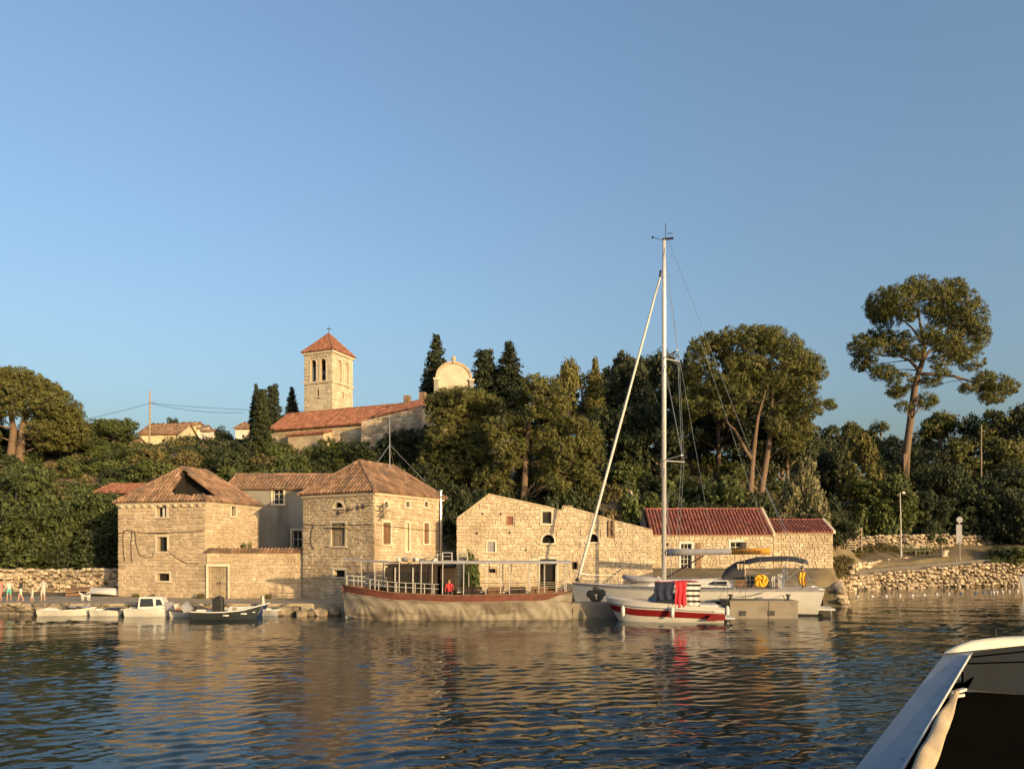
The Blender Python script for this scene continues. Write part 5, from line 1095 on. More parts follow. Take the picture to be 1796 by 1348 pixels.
slabs('canopy', [(lxb(742),1.55),(lxb(742),-1.55),(lxb(1002),-1.5),(lxb(1002),1.5)], 3.33, 3.48, canvas_gr, TB); slabs('bow_canopy', [(lxb(600),.5,.2),(lxb(600),-.5,.2),(lxb(690),-1.45),(lxb(690),1.45)], 3.34, 3.4, canvas_gr, TB)
wx0, wx1 = lxb(684), lxb(771)
wheel = MB()
for sd in (1,-1): wheel.hexa([(wx1,sd*1.25,.9),(wx0,sd*1.15,.9),(wx0,sd*1.1,.9),(wx1,sd*1.2,.9),(wx1,sd*1.25,3.2),(wx0,sd*1.15,3.2),(wx0,sd*1.1,3.2),(wx1,sd*1.2,3.2)])
wheel.box(((wx0),0,2.05),(.06,2.2,2.3)); wheel.box(((wx0+wx1)/2,0,3.25),(wx0-wx1+.3,2.7,.09)); wh_ = wheel.build('wheelhouse', wood_dark, TB)
for k in range(2):
    x0 = wx1+.95+k*1.05; MB().box((x0,1.26,2.35),(.85,.03,1.0)).build('window', dark, wh_); MB().box((x0+.5,1.27,2.3),(.08,.05,1.6)).build('window_post', steel_w, wh_)
MB().box((wx1+.2,1.26,2.2),(.3,.03,1.7)).build('door', wood_dark, wh_); MB().box((wx1-.45,-.55,2.0),(.9,1.0,2.2)).build('companionway', wood_dark, TB)
for px in (636,662,706,744,763,781,817,855,880,895,929,945,955,976,992):
    x = lxb(px); tt_ = (x+6.95)/13.9; bz = th.gz(tt_)
    for sd in (1,-1): MB().tube([(x, sd*(th.b(tt_)-.12), bz-.1),(x, sd*min(1.48, th.b(tt_)-.02), 3.4)], .03, 6).build('canopy_post', steel_w, TB)
for k in range(11):
    tt_ = .58+k*.04
    for sd in (1,-1): p = th.pt(tt_, 1, sd, -.08); MB().tube([p, p+V((0,0,.62))], .028, 6).build('stanchion', steel_w, TB)
mb = MB()
for zq in (.35, .62):
    for sd in (1,-1): mb.tube([th.pt(.56+.43*k/16, 1, sd, -.08)+V((0,0,zq)) for k in range(17)], .022, 5)
mb.build('bow_rail', steel_w, TB); mb = MB()
for zq in (.3, .55):
    for sd in (1,-1): mb.tube([th.pt(.04+.36*k/12, 1, sd, -.1)+V((0,0,zq)) for k in range(13)], .022, 5)
mb.build('stern_rail', wood_grey, TB)
for k in range(4):
    x = -1.0-k*1.35
    for sd in (.85,-.85):
        b_ = MB(); b_.box((x,sd,1.35),(1.0,.5,.07)); b_.box((x,sd-.25,1.65),(1.0,.06,.4)); b_.box((x-.4,sd,1.1),(.08,.45,.5)); b_.box((x+.4,sd,1.1),(.08,.45,.5)); b_.build('bench', wood_brown if k % 2 else wood_dark, TB)
    MB().box((x+.65,0,1.6),(.5,.8,.06)).build('table', white_paint, TB)
rr_ = MB()
for sd in (1,-1):
    rr_.tube([(wx0-.1,sd*1.2,3.85),(wx1,sd*1.25,3.85)], .022, 5)
    for x in (wx0-.1, (wx0+wx1)/2, wx1): rr_.tube([(x,sd*1.22,3.3),(x,sd*1.22,3.85)], .022, 5)
rr_.build('roof_rail', steel_w, TB)
for i, px in enumerate((784, 811)):
    x = lxb(px); c_ = thing('deck_chair', tuple(TB.matrix_world @ V((0,0,0))), ('white folded deck chair on the canopy beside the wheelhouse','second white deck chair further along the canopy')[i], 'chair'); c_.location = (xat(px,44.5), 44.5, 3.47); mb = MB(); fr = [(-.28,0,0),(.28,0,0),(.28,.1,.5),(-.28,.1,.5),(-.28,0,0)]; mb.tube(fr, .03, 5); mb.tube([(-.28,.6,0),(.28,.6,0),(.28,.1,.5)], .03, 5); mb.build('frame', white_paint, c_); MB().box((0,.35,.28),(.5,.5,.03)).build('seat', canvas_tan, c_)
lr = thing('roof_clutter', (xat(735,44.6), 44.6, 3.3), 'heap of pale fenders and bundled gear on the wheelhouse roof', 'gear')
for k in range(7): MB().lathe([(.02,-.3),(.12,-.22),(.14,0),(.12,.22),(.02,.3)], (0,0,0), 8).build('fender', (white_paint, canvas_gr, canvas_tan)[k % 3], lr, True).location = (-1.2+k*.36, .1*((k*5) % 3-1), .2+.06*(k % 2)); lr.children[-1].rotation_euler = (R(90 if k % 2 else 70), R(25*k), k)
# concrete jetty
jt = thing('concrete_jetty', (10.4, 45.7, 0), 'stained concrete jetty between speedboat and sailing yacht', 'jetty')
MB().box((-5.8,.2,.1),(4.4,1.6,1.6)).build('jetty_block', concrete, jt); MB().box((-1.0,.6,.05),(5.2,1.2,1.5)).build('jetty_block', concrete, jt)
for x0, x1 in ((2.75,5.05),(5.08,6.85)):
    m_ = (x0+x1)/2; b_ = MB(); b_.box((m_,.0,.3),(x1-x0,2.0,1.38)); blk = b_.build('jetty_block', concrete, jt)
    b2 = MB(); b2.box((x0+.75 if x0 < 4 else x0+.15,-1.0,.32),(.42,.06,.3)); b2.build('rubber_pad', black, blk)
    MB().box((m_,0,1.03),(x1-x0+.06,2.1,.1)).build('deck_slab', concrete, blk)
MB().box((3.6,-.9,1.12),(1.6,.16,.14)).build('black_beam', black, jt)
for x in (2.9, 6.4): MB().lathe([(.1,0),(.08,.25),(.16,.28),(.14,.36)], (x,-.6,1.08), 10).build('bollard', black, jt)

# sailing yacht
YA = thing('sailing_yacht', (11.75, 49.6, 0), 'large white sailing yacht with tall mast and furled sails', 'yacht', R(165)); yh = Hull(15.6, 4.5, (1.72,1.62,1.85), .55, .86, .25, .3, 2.3, -.5)
mb = yh.skin(0, 1, 40, 10); yh.transom(mb); mb.build('hull', gel, YA, True); yh.skin(.93, .97, 40, 1, .012).build('sheer_stripe', canvas_gr, YA, True); yh.skin(.2, .3, 40, 2, .008).build('waterline_stripe', canvas_dk, YA, True)
yh.deck(.985, camber=.08).build('deck', gel, YA); yh.rail(.04, 1.0, 40).build('toe_rail', metal, YA, True)
mb = MB(); mb.box((-7.75,0,.75),(.05,1.9,1.2)); mb.build('transom_door', white_paint, YA); mb = MB(); mb.box((-8.35,0,.42),(1.25,2.6,.1)); mb.build('swim_platform', white_paint, YA)
for y_ in (.5,.8): MB().tube([(-8.8,y_,.4),(-8.85,y_,-.5)], .035, 6).build('ladder_rail', metal, YA)
MB().box((-7.8,.85,1.3),(.03,.35,.14)).build('name_plate', rust, YA)
cbn = [(4.2,.5,1.75),(3.2,1.0,1.75),(-2.6,1.35,1.72),(-2.8,1.35,1.72)]
mb = MB(); mb.loft([[(4.4,.35,1.72),(2.6,1.05,1.7),(-2.9,1.4,1.7),(-2.9,-1.4,1.7),(2.6,-1.05,1.7),(4.4,-.35,1.72)], [(3.7,.25,1.95),(2.2,.9,2.12),(-2.8,1.2,2.3),(-2.8,-1.2,2.3),(2.2,-.9,2.12),(3.7,-.25,1.95)]]); mb.build('coachroof', gel, YA)
for x0, x1 in ((-2.5,-.6),(-.3,1.7)):
    w = MB()
    for sd in (1,-1): w.hexa([(x1,sd*1.17,1.86),(x0,sd*1.37,1.86),(x0,sd*1.2,1.86),(x1,sd*1.05,1.86),(x1-.1,sd*1.09,2.06),(x0,sd*1.29,2.12),(x0,sd*1.1,2.12),(x1-.1,sd*.95,2.06)])
    w.build('coachroof_window', glass, YA)
for x0 in (-1.8, .6): 
    w = MB()
    for sd in (1,): p = yh.pt((x0+7.8)/15.6, .62, sd, .01); w.box(p, (1.25,.03,.2))
    w.build('hull_window', glass, YA)
MX = 1.55; MT = zat(418,49.8); MZ = 2.15
MB().loft([[(MX+.15*s*math.cos(a),.09*s*math.sin(a),z) for a in [2*math.pi*k/12 for k in range(12)]] for z, s in ((MZ-.3,1),(MT-4,1),(MT,.75))]).build('mast', alu, YA, True)
mh = MB(); mh.box((MX-.25,0,MT+.03),(.75,.14,.1)); mh.tube([(MX-.1,0,MT),(MX-.1,0,MT+1.1)], .022, 5); mh.tube([(MX+.2,0,MT),(MX+.75,0,MT+.25)], .02, 5); mh.tube([(MX-.2,.0,MT+.38),(MX-.55,0,MT+.38)], .025, 5); mh.lathe([(.02,.15),(.07,.2),(.07,.3),(.01,.34)], (MX+.75,0,MT), 6); mh.build('masthead_fittings', black, YA)
fs = V((MX+.2,0,zat(478,49.8))); bw = V((7.45,0,1.95))
MB().tube([bw, bw.lerp(fs,.03), bw.lerp(fs,.5), bw.lerp(fs,.97), fs], [.05,.11,.095,.07,.05], 8).build('furled_genoa', white_paint, YA, True); MB().lathe([(.12,0),(.14,.1),(.12,.25)], bw, 10).build('furling_drum', black, YA)
MB().tube([fs.lerp(bw,.01), fs+V((.02,0,.25))], .08, 6).build('furler_swivel', black, YA)
rg = MB(); z1, z2 = zat(807,49.8), zat(627,49.8); tips = {}
for sd in (1,-1):
    for nm, z, ln in (('a',z1,1.9),('b',z2,1.55)):
        tip = V((MX-.95 if nm == 'b' else MX-1.25, sd*ln, z+.1)); tips[(nm,sd)] = tip; sb = MB(); sb.beam((MX,sd*.08,z), tip, .12, .04); sb.build('spreader', alu, YA)
    ch_ = V((MX-.75, sd*1.85, 1.8)); s_ = .016
    rg.tube([ch_, tips[('a',sd)], tips[('b',sd)], (MX,0,MT-.3)], s_, 4); rg.tube([ch_+V((.1,0,0)), (MX,0,z1-.2)], s_, 4); rg.tube([tips[('a',sd)], (MX,0,z2-.2)], s_, 4)
    rg.tube([(MX-.3,0,MT-.1), (-4.6,0,9.0), (-7.6,sd*1.6,1.9)], s_, 4)
rg.tube([(MX-.2,0,MT-.2), (-5.3,0,4.25)], .012, 4); rg.tube([(MX-.15,.1,MT-3), (MX-3.2,.3,4.3)], .012, 4); rg.build('rigging', metal, YA)
bz = zat(969,49.6)+.02; BM = MB(); BM.loft([[(x, w*math.cos(a), bz+dz+h_*math.sin(a)) for a in [2*math.pi*k/10 for k in range(10)]] for x, w, h_, dz in ((MX-.2,.2,.26,0),(MX-1.5,.2,.24,.02),(MX-4.3,.17,.2,.06),(MX-4.4,.16,.19,.06))]); BM.build('sail_cover', canvas_gr, YA, True)
OB = MB(); OB.loft([[(x, w*math.cos(a), bz+dz+h_*math.sin(a)) for a in [2*math.pi*k/10 for k in range(10)]] for x, w, h_, dz in ((MX-4.39,.18,.21,.06),(MX-6.6,.15,.2,.1),(MX-6.8,.12,.17,.1))]); ob_ = OB.build('orange_sail_cover', canvas_or, YA, True)
put('lettering', text_mesh('ANGELINA', .29, black), ob_, (MX-5.55,.2,bz-.04), (R(90),0,R(180)))
MB().tube([(MX-.2,0,2.3),(MX-2.6,0,bz-.2)], [.06,.05], 6).build('boom_vang', wood_dark, YA)
# sprayhood and bimini
def hood(name, xs_, zs_, wd, z0, mat, par, close_front=False):
    mb = MB(); rings = []
    for x, z in zip(xs_, zs_): rings.append([(x, wd*math.cos(a), z0+(z-z0)*max(0, math.sin(a))**.45) for a in [math.pi*k/12 for k in range(13)]])
    mb.loft(rings, False, False); return mb.build(name, mat, par, True)
hood('sprayhood', [-2.2,-2.5,-3.1,-3.6], [2.4,2.95,3.35,3.45], 1.4, 2.25, canvas_dk, YA)
def roofsheet(name, xs_, zs_, wd, mat): 
    mb = MB(); mb.loft([[(x, wd*(-1+2*k/8), z-.28*abs(-1+2*k/8)**3) for k in range(9)] for x, z in zip(xs_, zs_)], False, False); mb.loft([[(x, wd*(-1+2*k/8), z-.03-.28*abs(-1+2*k/8)**3) for k in range(9)] for x, z in zip(xs_, zs_)], False, False); return mb.build(name, mat, YA, True)
roofsheet('bimini', [-3.7,-4.4,-5.2,-6.1,-6.9,-7.4], [3.5,3.68,3.72,3.74,3.68,3.52], 1.45, canvas_dk)
for x0, x1, z in ((-5.2,-4.5,3.8),(-5.4,-6.2,3.85),(-5.6,-7.3,3.65)):
    for sd in (1,-1): MB().tube([(x0,sd*1.6,1.8),(x1,sd*1.5,z-.25)], .022, 5).build('bimini_frame', metal, YA)
for x in (-5.9,):
    for sd in (.9,-.9): MB().box((x,sd,2.1),(.3,.3,.9)).build('helm_pedestal', gel, YA); m_ = MB(); m_.tube([(x-.25,sd+.45*math.cos(a),2.6+.45*math.sin(a)) for a in [2*math.pi*k/18 for k in range(19)]], .025, 5); m_.tube([(x-.25,sd-.45,2.6),(x-.25,sd+.45,2.6)], .02, 4); m_.tube([(x-.25,sd,2.15),(x-.25,sd,3.05)], .02, 4); m_.build('wheel', metal, YA)
MB().box((-4.4,0,1.95),(2.6,.5,.5)).build('cockpit_table', wood_brown, YA)
for k in range(9):
    tt_ = .07+k*.105
    for sd in (1,-1): p = yh.pt(tt_, 1, sd, -.06); MB().tube([p, p+V((0,0,.62))], .018, 5).build('stanchion', metal, YA)
mb = MB()
for zq in (.32, .61):
    for sd in (1,-1): mb.tube([yh.pt(.03+.93*k/24, 1, sd, -.06)+V((0,0,zq)) for k in range(25)], .01, 4)
mb.build('lifeline', metal, YA); mb = MB(); mb.tube([yh.pt(.93,1,1,-.05)+V((0,0,.62)), V((7.7,.0,2.55)), yh.pt(.93,1,-1,-.05)+V((0,0,.62))], .02, 5); mb.tube([(7.6,0,1.9),(7.7,0,2.55)], .02, 5); mb.build('pulpit', metal, YA)
yw = lambda lx, ly, z: V((11.75+lx*math.cos(R(165))-ly*math.sin(R(165)), 49.6+lx*math.sin(R(165))+ly*math.cos(R(165)), z))
for i, lx in enumerate((-3.6,-2.5,-.6,.6)):
    p = yw(lx, yh.b((lx+7.8)/15.6)+.16, .75); f_ = thing('fender', p, ('white fender on the yacht side nearest its stern','second white fender from the yacht stern','third white fender from the yacht stern','white fender on the yacht side nearest the mast')[i], 'fender', group='fenders along the yacht side'); MB().lathe([(.02,-.36),(.1,-.32),(.13,-.15),(.13,.15),(.1,.3),(.03,.36)], (0,0,0), 8).build('fender_body', white_paint, f_, True); MB().tube([(0,0,.34),(0,-.05,1.2)], .012, 4).build('lanyard', black, f_)
p = yw(-4.55, 1.95, 2.2); yb = thing('rope_coil', p, 'big yellow rope coil hanging on the yacht rail', 'rope', R(165)); mb = MB()
for k in range(6): rr_ = .12+k*.05; mb.tube([(rr_*math.cos(a), .1+.05*math.sin(a*5+k), rr_*math.sin(a)*1.02) for a in [2*math.pi*j/20 for j in range(21)]], .045, 6)
mb.build('coil', yellow, yb, True); MB().lathe([(.02,-.08),(.34,-.06),(.34,.04),(.02,.06)], (0,0,0), 14).build('coil_core', yellow, yb).rotation_euler = (R(90),0,0)
def cloth(name, label, cat, O, w, h, mat, rz=0, amp=.05, seed=1, group=None):
    r = random.Random(seed); ph = r.uniform(0,6); mb = MB(); n, m = 14, 10
    f = lambda i, j: V(((i/n-.5)*w*(1-.08*j/m)+.03*math.sin(j*.7+ph), amp*math.sin(i*1.1+ph)*(.3+.7*j/m)+.02*math.sin(j*1.3), -h*j/m+.03*math.sin(i*.8+ph)*(j/m)))
    mb.loft([[f(i,j) for j in range(m+1)] for i in range(n+1)], False, False); mb.loft([[f(i,j)+V((0,.015,0)) for j in range(m+1)] for i in range(n+1)], False, False)
    o = mb.build(name, mat, None, True); o.location = O; o.rotation_euler = (0,0,rz); return tag(o, label, cat, group)
cloth('oilskin_jacket', 'yellow jacket hanging at the yacht stern', 'jacket', yw(-7.0,1.7,2.75), .45, .85, yellow, R(-15), .08, 4)
cloth('towel', 'cream towel hanging under the yacht sprayhood', 'towel', yw(-3.4,1.3,3.25), .5, .95, canvas_tan, R(-15), .06, 5)
cloth('dark_bag', 'dark bag hanging beside the yellow rope coil', 'bag', yw(-3.9,1.9,2.5), .5, .7, canvas_dk, R(-15), .09, 6)
cloth('white_towel', 'white cloth on the rail right of the yellow rope coil', 'towel', yw(-5.3,1.95,2.5), .3, .7, white_paint, R(-15), .09, 7)
# inflatable on the foredeck
iv = thing('inflatable_dinghy', yw(2.9,.5,1.95), 'grey inflatable dinghy lying on the yacht foredeck', 'dinghy', R(165)); mb = MB(); mb.tube([(-1.2,.5,.2),(.3,.52,.22),(1.0,.35,.3),(1.25,0,.36),(1.0,-.35,.3),(.3,-.52,.22),(-1.2,-.5,.2)], [.13,.19,.19,.17,.19,.19,.13], 10); mb.build('tube', canvas_gr, iv, True); MB().box((-.1,0,.15),(2.1,.8,.06)).build('floor', canvas_dk, iv); MB().box((-1.0,0,.25),(.06,.8,.35)).build('transom', white_paint, iv)
# black machinery at the bow
bm_ = thing('winch', (xat(1046,46.2), 46.4, .93), 'black winch machinery on the jetty under the yacht bow', 'winch')
for x, z, s in ((-.35,.45,.26),(.35,.5,.26),(0,.75,.22),(-.2,.2,.2),(.25,.22,.2)):
    m_ = MB(); m_.lathe([(.04,-.12),(1,-.1),(1,-.04),(.5,0),(1,.04),(1,.1),(.04,.12)] and [(s*.2,-.12),(s,-.1),(s,-.05),(s*.5,0),(s,.05),(s,.1),(s*.2,.12)], (0,0,0), 12); o = m_.build('drum', black, bm_); o.location = (x,0,z); o.rotation_euler = (R(80),R(20*x),0)
m_ = MB(); m_.beam((-.6,0,.5),(.6,0,.5),.08); m_.beam((-.25,0,0),(0,0,.95),.1); m_.beam((.25,0,0),(0,0,.95),.1); m_.beam((0,-.2,.05),(0,.25,.05),.5,.1); m_.build('frame', black, bm_)

# speedboat
SB = thing('speedboat', (xat(1163,43.0), 43.0, 0), 'white and red speedboat tied up in front of the jetty', 'speedboat', R(171)); sh_ = Hull(6.7, 2.35, (.88,1.12,1.38), .35, .86, .8, .42, 2.5)
mb = sh_.skin(0, 1, 34, 10); sh_.transom(mb); mb.build('hull', gel, SB, True); sh_.skin(.46, .72, 34, 3, .012).build('red_stripe', gel_red, SB, True); sh_.rail(.035, .8, 34, .015).build('rub_rail', metal, SB, True)
sh_.deck(.98, .42, 1, camber=.14).build('foredeck', gel, SB, True); sh_.deck(.55, .06, .45).build('cockpit_floor', wood_grey, SB); sh_.skin(.5, 1, 20, 3, -.16, .04, .45).build('coaming', gel, SB, True)
mb = MB(); mb.loft([[(.9,.0,1.3),(.5,.95,1.2),(-.7,1.08,1.1)], [(.25,0,1.85),(.0,.85,1.75),(-.8,1.0,1.62)]], False, False); mb.loft([[(.9,0,1.3),(.5,-.95,1.2),(-.7,-1.08,1.1)], [(.25,0,1.85),(.0,-.85,1.75),(-.8,-1.0,1.62)]], False, False); mb.build('windscreen', glass, SB)
mb = MB(); mb.tube([(-.8,1.0,1.62),(.0,.85,1.75),(.25,0,1.85),(.0,-.85,1.75),(-.8,-1.0,1.62)], .03, 6); mb.build('windscreen_frame', metal, SB)
mb = MB(); mb.box((-2.5,0,.9),(1.0,1.9,.3)); mb.box((-3.0,0,.75),(.5,1.95,.25)); mb.build('sun_pad', white_paint, SB); MB().box((-3.55,0,.3),(.7,2.0,.09)).build('swim_platform', white_paint, SB); MB().loft([[(-2.3,y_,.18),(-3.35,y_,.2),(-3.35,y_,.52),(-2.6,y_,.5)] for y_ in (1.05,1.13)]).build('red_quarter', gel_red, SB)
for x in (-.9,-1.6): MB().box((x,.5,1.0),(.5,.55,.6)).build('seat', white_paint, SB); MB().box((x,-.5,1.0),(.5,.55,.6)).build('seat', white_paint, SB)
fr = MB()
for x in (-1.9,.45):
    fr.tube([(-.9,1.05,.95),(x,1.05,2.3),(x,-1.05,2.3),(-.9,-1.05,.95)], .022, 6)
fr.tube([(-1.9,1.05,2.3),(.45,1.05,2.3)], .02, 6); fr.build('bimini_frame', metal, SB)
mb = MB(); mb.loft([[(-1.95+2.4*i/6, y_, 2.34+.05*math.sin(i)-.03*abs(y_)) for y_ in (-1.07,-.5,0,.5,1.07)] for i in range(7)], False, False); mb.loft([[(-1.95+2.4*i/6, y_, 2.30+.05*math.sin(i)-.03*abs(y_)) for y_ in (-1.07,-.5,0,.5,1.07)] for i in range(7)], False, False); mb.build('bimini_canvas', redcloth, SB)
sw = lambda lx, ly, z: V((xat(1163,43.0)+lx*math.cos(R(171))-ly*math.sin(R(171)), 43.0+lx*math.sin(R(171))+ly*math.cos(R(171)), z))
cloth('towel', 'navy towel hanging from the speedboat frame', 'towel', sw(.0,1.1,2.32), 1.1, 1.0, navycloth, R(-9), .06, 1)
cloth('towel', 'bright red towel hanging between navy and striped towels', 'towel', sw(-.95,1.13,2.36), .66, 1.45, redcloth, R(-9), .06, 2)
strp = bpy.data.materials.new('striped towel cloth'); strp.use_nodes = True; N = strp.node_tree.nodes; L = strp.node_tree.links; tc = N.new('ShaderNodeTexCoord'); sx = N.new('ShaderNodeSeparateXYZ'); mm = N.new('ShaderNodeMath'); mm.operation = 'PINGPONG'; mm.inputs[1].default_value = .15; m2 = N.new('ShaderNodeMath'); m2.operation = 'GREATER_THAN'; m2.inputs[1].default_value = .085; mxx = N.new('ShaderNodeMix'); mxx.data_type = 'RGBA'; mxx.inputs[6].default_value = (.66,.62,.54,1); mxx.inputs[7].default_value = (.02,.02,.02,1)
L.new(tc.outputs['Object'], sx.inputs[0]); L.new(sx.outputs[2], mm.inputs[0]); L.new(mm.outputs[0], m2.inputs[0]); L.new(m2.outputs[0], mxx.inputs[0]); L.new(mxx.outputs[2], N['Principled BSDF'].inputs['Base Color']); N['Principled BSDF'].inputs['Roughness'].default_value = .95
cloth('towel', 'black and cream striped towel at the speedboat stern', 'towel', sw(-1.62,1.13,2.3), .78, 1.3, strp, R(-9), .03, 3)
for i, (lx, lab) in enumerate(((2.3,'white fender at the speedboat bow'),(-.45,'white fender amidships on the speedboat'))):
    f_ = thing('fender', sw(lx, sh_.b((lx+3.35)/6.7)+.12, .62), lab, 'fender'); MB().lathe([(.02,-.32),(.09,-.28),(.12,-.1),(.12,.12),(.08,.28),(.02,.34)], (0,0,0), 8).build('fender_body', white_paint, f_, True); MB().tube([(0,0,.32),(0,.02,.6)], .012, 4).build('lanyard', black, f_)
f_ = thing('fender', (xat(1276,44.4), 44.45, .45), 'white fender hanging at the left end of the jetty blocks', 'fender'); MB().lathe([(.02,-.36),(.11,-.3),(.14,-.1),(.14,.12),(.09,.3),(.02,.36)], (0,0,0), 8).build('fender_body', white_paint, f_, True); MB().tube([(0,0,.34),(0,.05,.7)], .012, 4).build('lanyard', black, f_)
ropes = MB()
for a, b_ in (((xat(1360,47),47.2,1.75),(xat(1300,45),45.1,1.25)),((xat(1370,47.3),47.3,1.7),(xat(1378,45),45,1.1)),((xat(1240,43),43.4,.8),(xat(1284,44.8),44.9,1.1))):
    a, b_ = V(a), V(b_); o = MB().tube([a.lerp(b_, k/8)-V((0,0,.12*4*(k/8)*(1-k/8))) for k in range(9)], .022, 5).build('mooring_rope', black); tag(o, {0:'dark mooring rope slanting from the yacht to the jetty',1:'short mooring rope at the yacht stern',2:'mooring rope from the speedboat stern to the jetty'}[len([x for x in bpy.data.objects if x.name.startswith('mooring_rope')])-1], 'rope')
# white hull cut by the right edge
t, h = small_boat('moored_boat', 'white moored boat cut by the right picture edge', 1900, 1783, 66, R(6), gel, (1.2,1.3,1.9), 2.2, dep=.3)

# motor yacht hardtop in the right foreground
slate = M('slate canvas', (.22,.25,.29), .7, .08, 2, 0, .002, 40); fas = M('shade-toned fascia', (.005,.0075,.012), .6, .08, 2); fas.node_tree.nodes['Principled BSDF'].inputs['Specular IOR Level'].default_value = .2; cream = M('cream gelcoat', (.62,.56,.42), .35, .05, 2); blackout = M('shade and seal black', (.002,.002,.002), 1, .05); blackout.node_tree.nodes['Principled BSDF'].inputs['Specular IOR Level'].default_value = 0  # fascia colour is darkened to stand for the shade on it
FB = thing('motor_yacht', (6.6, 9.9, 0), 'motor yacht hardtop with raked grey pillar in the right foreground', 'yacht', 0); fo = V((6.6, 9.9, 0))
fh = Hull(10, 3.2, (1.0,.95,1.1), .5, .85, .9, .35, 2.4); mb = fh.skin(0,1,30,8); fh.transom(mb); o = mb.build('hull', gel, FB, True); o.rotation_euler = (0,0,R(225)); o = fh.deck(.98).build('deck', gel, FB); o.rotation_euler = (0,0,R(225))
q = lambda px, py, Y: at(px, py, Y)-fo
yl = lambda px: 9.0+(px-1690)/106*.7      # fascia runs slightly away to the right
def fstrip(px0, y0a, y0b, y1a, y1b, d0=0.0, d1=0.0, xe=2100):
    r_ = []
    for px in (px0, 1796, xe):
        f = (px-1700)/96; Yy = yl(px); r_.append([q(px, y0a+(y0b-y0a)*f, Yy)+V((0,d0,0)), q(px, y1a+(y1b-y1a)*f, Yy)+V((0,d1,0))])
    return r_
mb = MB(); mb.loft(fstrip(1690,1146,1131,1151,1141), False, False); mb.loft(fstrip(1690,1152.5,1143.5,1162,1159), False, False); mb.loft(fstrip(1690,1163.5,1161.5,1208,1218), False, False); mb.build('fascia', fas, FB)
mb = MB(); mb.loft(fstrip(1688,1145,1130,1212,1219,.03,.03), False, False); mb.build('fascia_groove', black, FB)
ro = []; pxs = [1655,1668,1685,1705,1730,1760,1800,1900,2100]
for px in pxs:
    f = (px-1700)/96; Yy = yl(max(px,1675)); low = 1145-14*(px-1660)/136 if px > 1660 else 1145; hi = {1655:1144,1668:1136,1685:1128.5,1705:1122.5,1730:1119,1760:1117,1800:1116,1900:1114,2100:1108}[px]
    p0 = q(px, low, Yy); p1 = q(px, hi, Yy+.16); ro.append([p0, (p0+p1)/2+V((0,-.03,.015)), p1, p1+V((.55,.6,-.05)), p1+V((1.7,2.0,-.3)), p1+V((1.75,2.05,-.45))])
mb = MB(); mb.loft(ro, False, False); mb.build('hardtop', cream, FB, True)
MB().tube([q(1746,1119,9.6), q(1746,1102,9.6)], .012, 6).build('aerial', black, FB)
T0, T1 = q(1658,1144.5,9.0), q(1700,1149,8.78); k0, k1 = q(1500,1348,7.0), q(1582,1348,6.72)
e0 = k0+(k0-T0)*.55; e1_ = k1+(k1-T1)*.55; dpt = V((.22,.28,0))
mb = MB(); mb.hexa([e0, e1_, e1_+dpt, e0+dpt, T0, T1, T1+dpt, T0+dpt]); mb.build('raked_pillar', slate, FB)
MB().tube([T1+V((.0,-.01,0)), k1+V((.0,-.01,0)), e1_], .012, 6).build('pillar_trim', white_paint, FB)
n = 26; rings = []
for i in range(n+1):
    f = i/n; c = q(1679,1213,8.25).lerp(q(1613,1352,6.5), f*1.25); w = .012+.066*math.sin(math.pi*min(1, f*.62+.04))**.8
    rings.append([c+V((math.cos(a)*w*(1+.25*math.sin(3*a+f*5)), math.sin(a)*w*.7, math.sin(a)*w*.7+.02*math.sin(f*17+a))) for a in [2*math.pi*k/12 for k in range(12)]])
mb = MB(); mb.loft(rings); mb.build('rolled_awning', canvas_tan, FB, True)
cl_ = MB(); cl_.beam(q(1664,1216,8.3), q(1692,1208,8.5), .05, .03); cl_.beam(q(1666,1222,8.3), q(1690,1218,8.5), .03, .03); cl_.build('strap', white_paint, FB)
mb = MB(); mb.poly(q(1640,1212,9.3), q(2100,1222,10.6), V((12-6.6,1.2,1.3)), q(1500,1500,8.0)); mb.poly(q(1640,1212,9.3), q(1500,1500,8.0), e1_+V((.3,.35,-.2)), T1+V((.25,.3,-.3))); mb.build('cockpit_shade', blackout, FB)  # black sheet painted in for the shade inside the cockpit
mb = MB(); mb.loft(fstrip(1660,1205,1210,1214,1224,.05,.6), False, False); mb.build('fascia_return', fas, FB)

for ya, yb in ((1152,1142),(1163,1160)): MB().tube([q(1698,ya,yl(1698)-.01), q(1796,yb,yl(1796)-.01), q(2100,yb-31 if ya < 1160 else yb-9,yl(2100)-.01)], .011, 6).build('fascia_seal', blackout, FB)
for k in range(5):
    c = T0.lerp(k0, .12+.2*k).lerp(T1.lerp(k1, .12+.2*k), .86); MB().lathe([(.012,0),(.014,.006),(.004,.01)], c+V((-.012,-.009,0)), 8).build('snap_fastener', metal, FB)
# ------------------------------------------------------------ people
def pmat(name, stops):
    m = bpy.data.materials.new(name); m.use_nodes = True; N = m.node_tree.nodes; L = m.node_tree.links; tc = N.new('ShaderNodeTexCoord'); sx = N.new('ShaderNodeSeparateXYZ'); cr = N.new('ShaderNodeValToRGB'); cr.color_ramp.interpolation = 'CONSTANT'
    mr = N.new('ShaderNodeMath'); mr.operation = 'DIVIDE'; mr.inputs[1].default_value = 1.8; L.new(tc.outputs['Object'], sx.inputs[0]); L.new(sx.outputs[2], mr.inputs[0]); L.new(mr.outputs[0], cr.inputs[0])
    el = cr.color_ramp.elements
    while len(el) > 1: el.remove(el[-1])
    el[0].position = 0; el[0].color = (*stops[0][1], 1)
    for z, c in stops[1:]: e = el.new(z/1.8); e.color = (*c, 1)
    L.new(cr.outputs[0], N['Principled BSDF'].inputs['Base Color']); N['Principled BSDF'].inputs['Roughness'].default_value = .8; return m
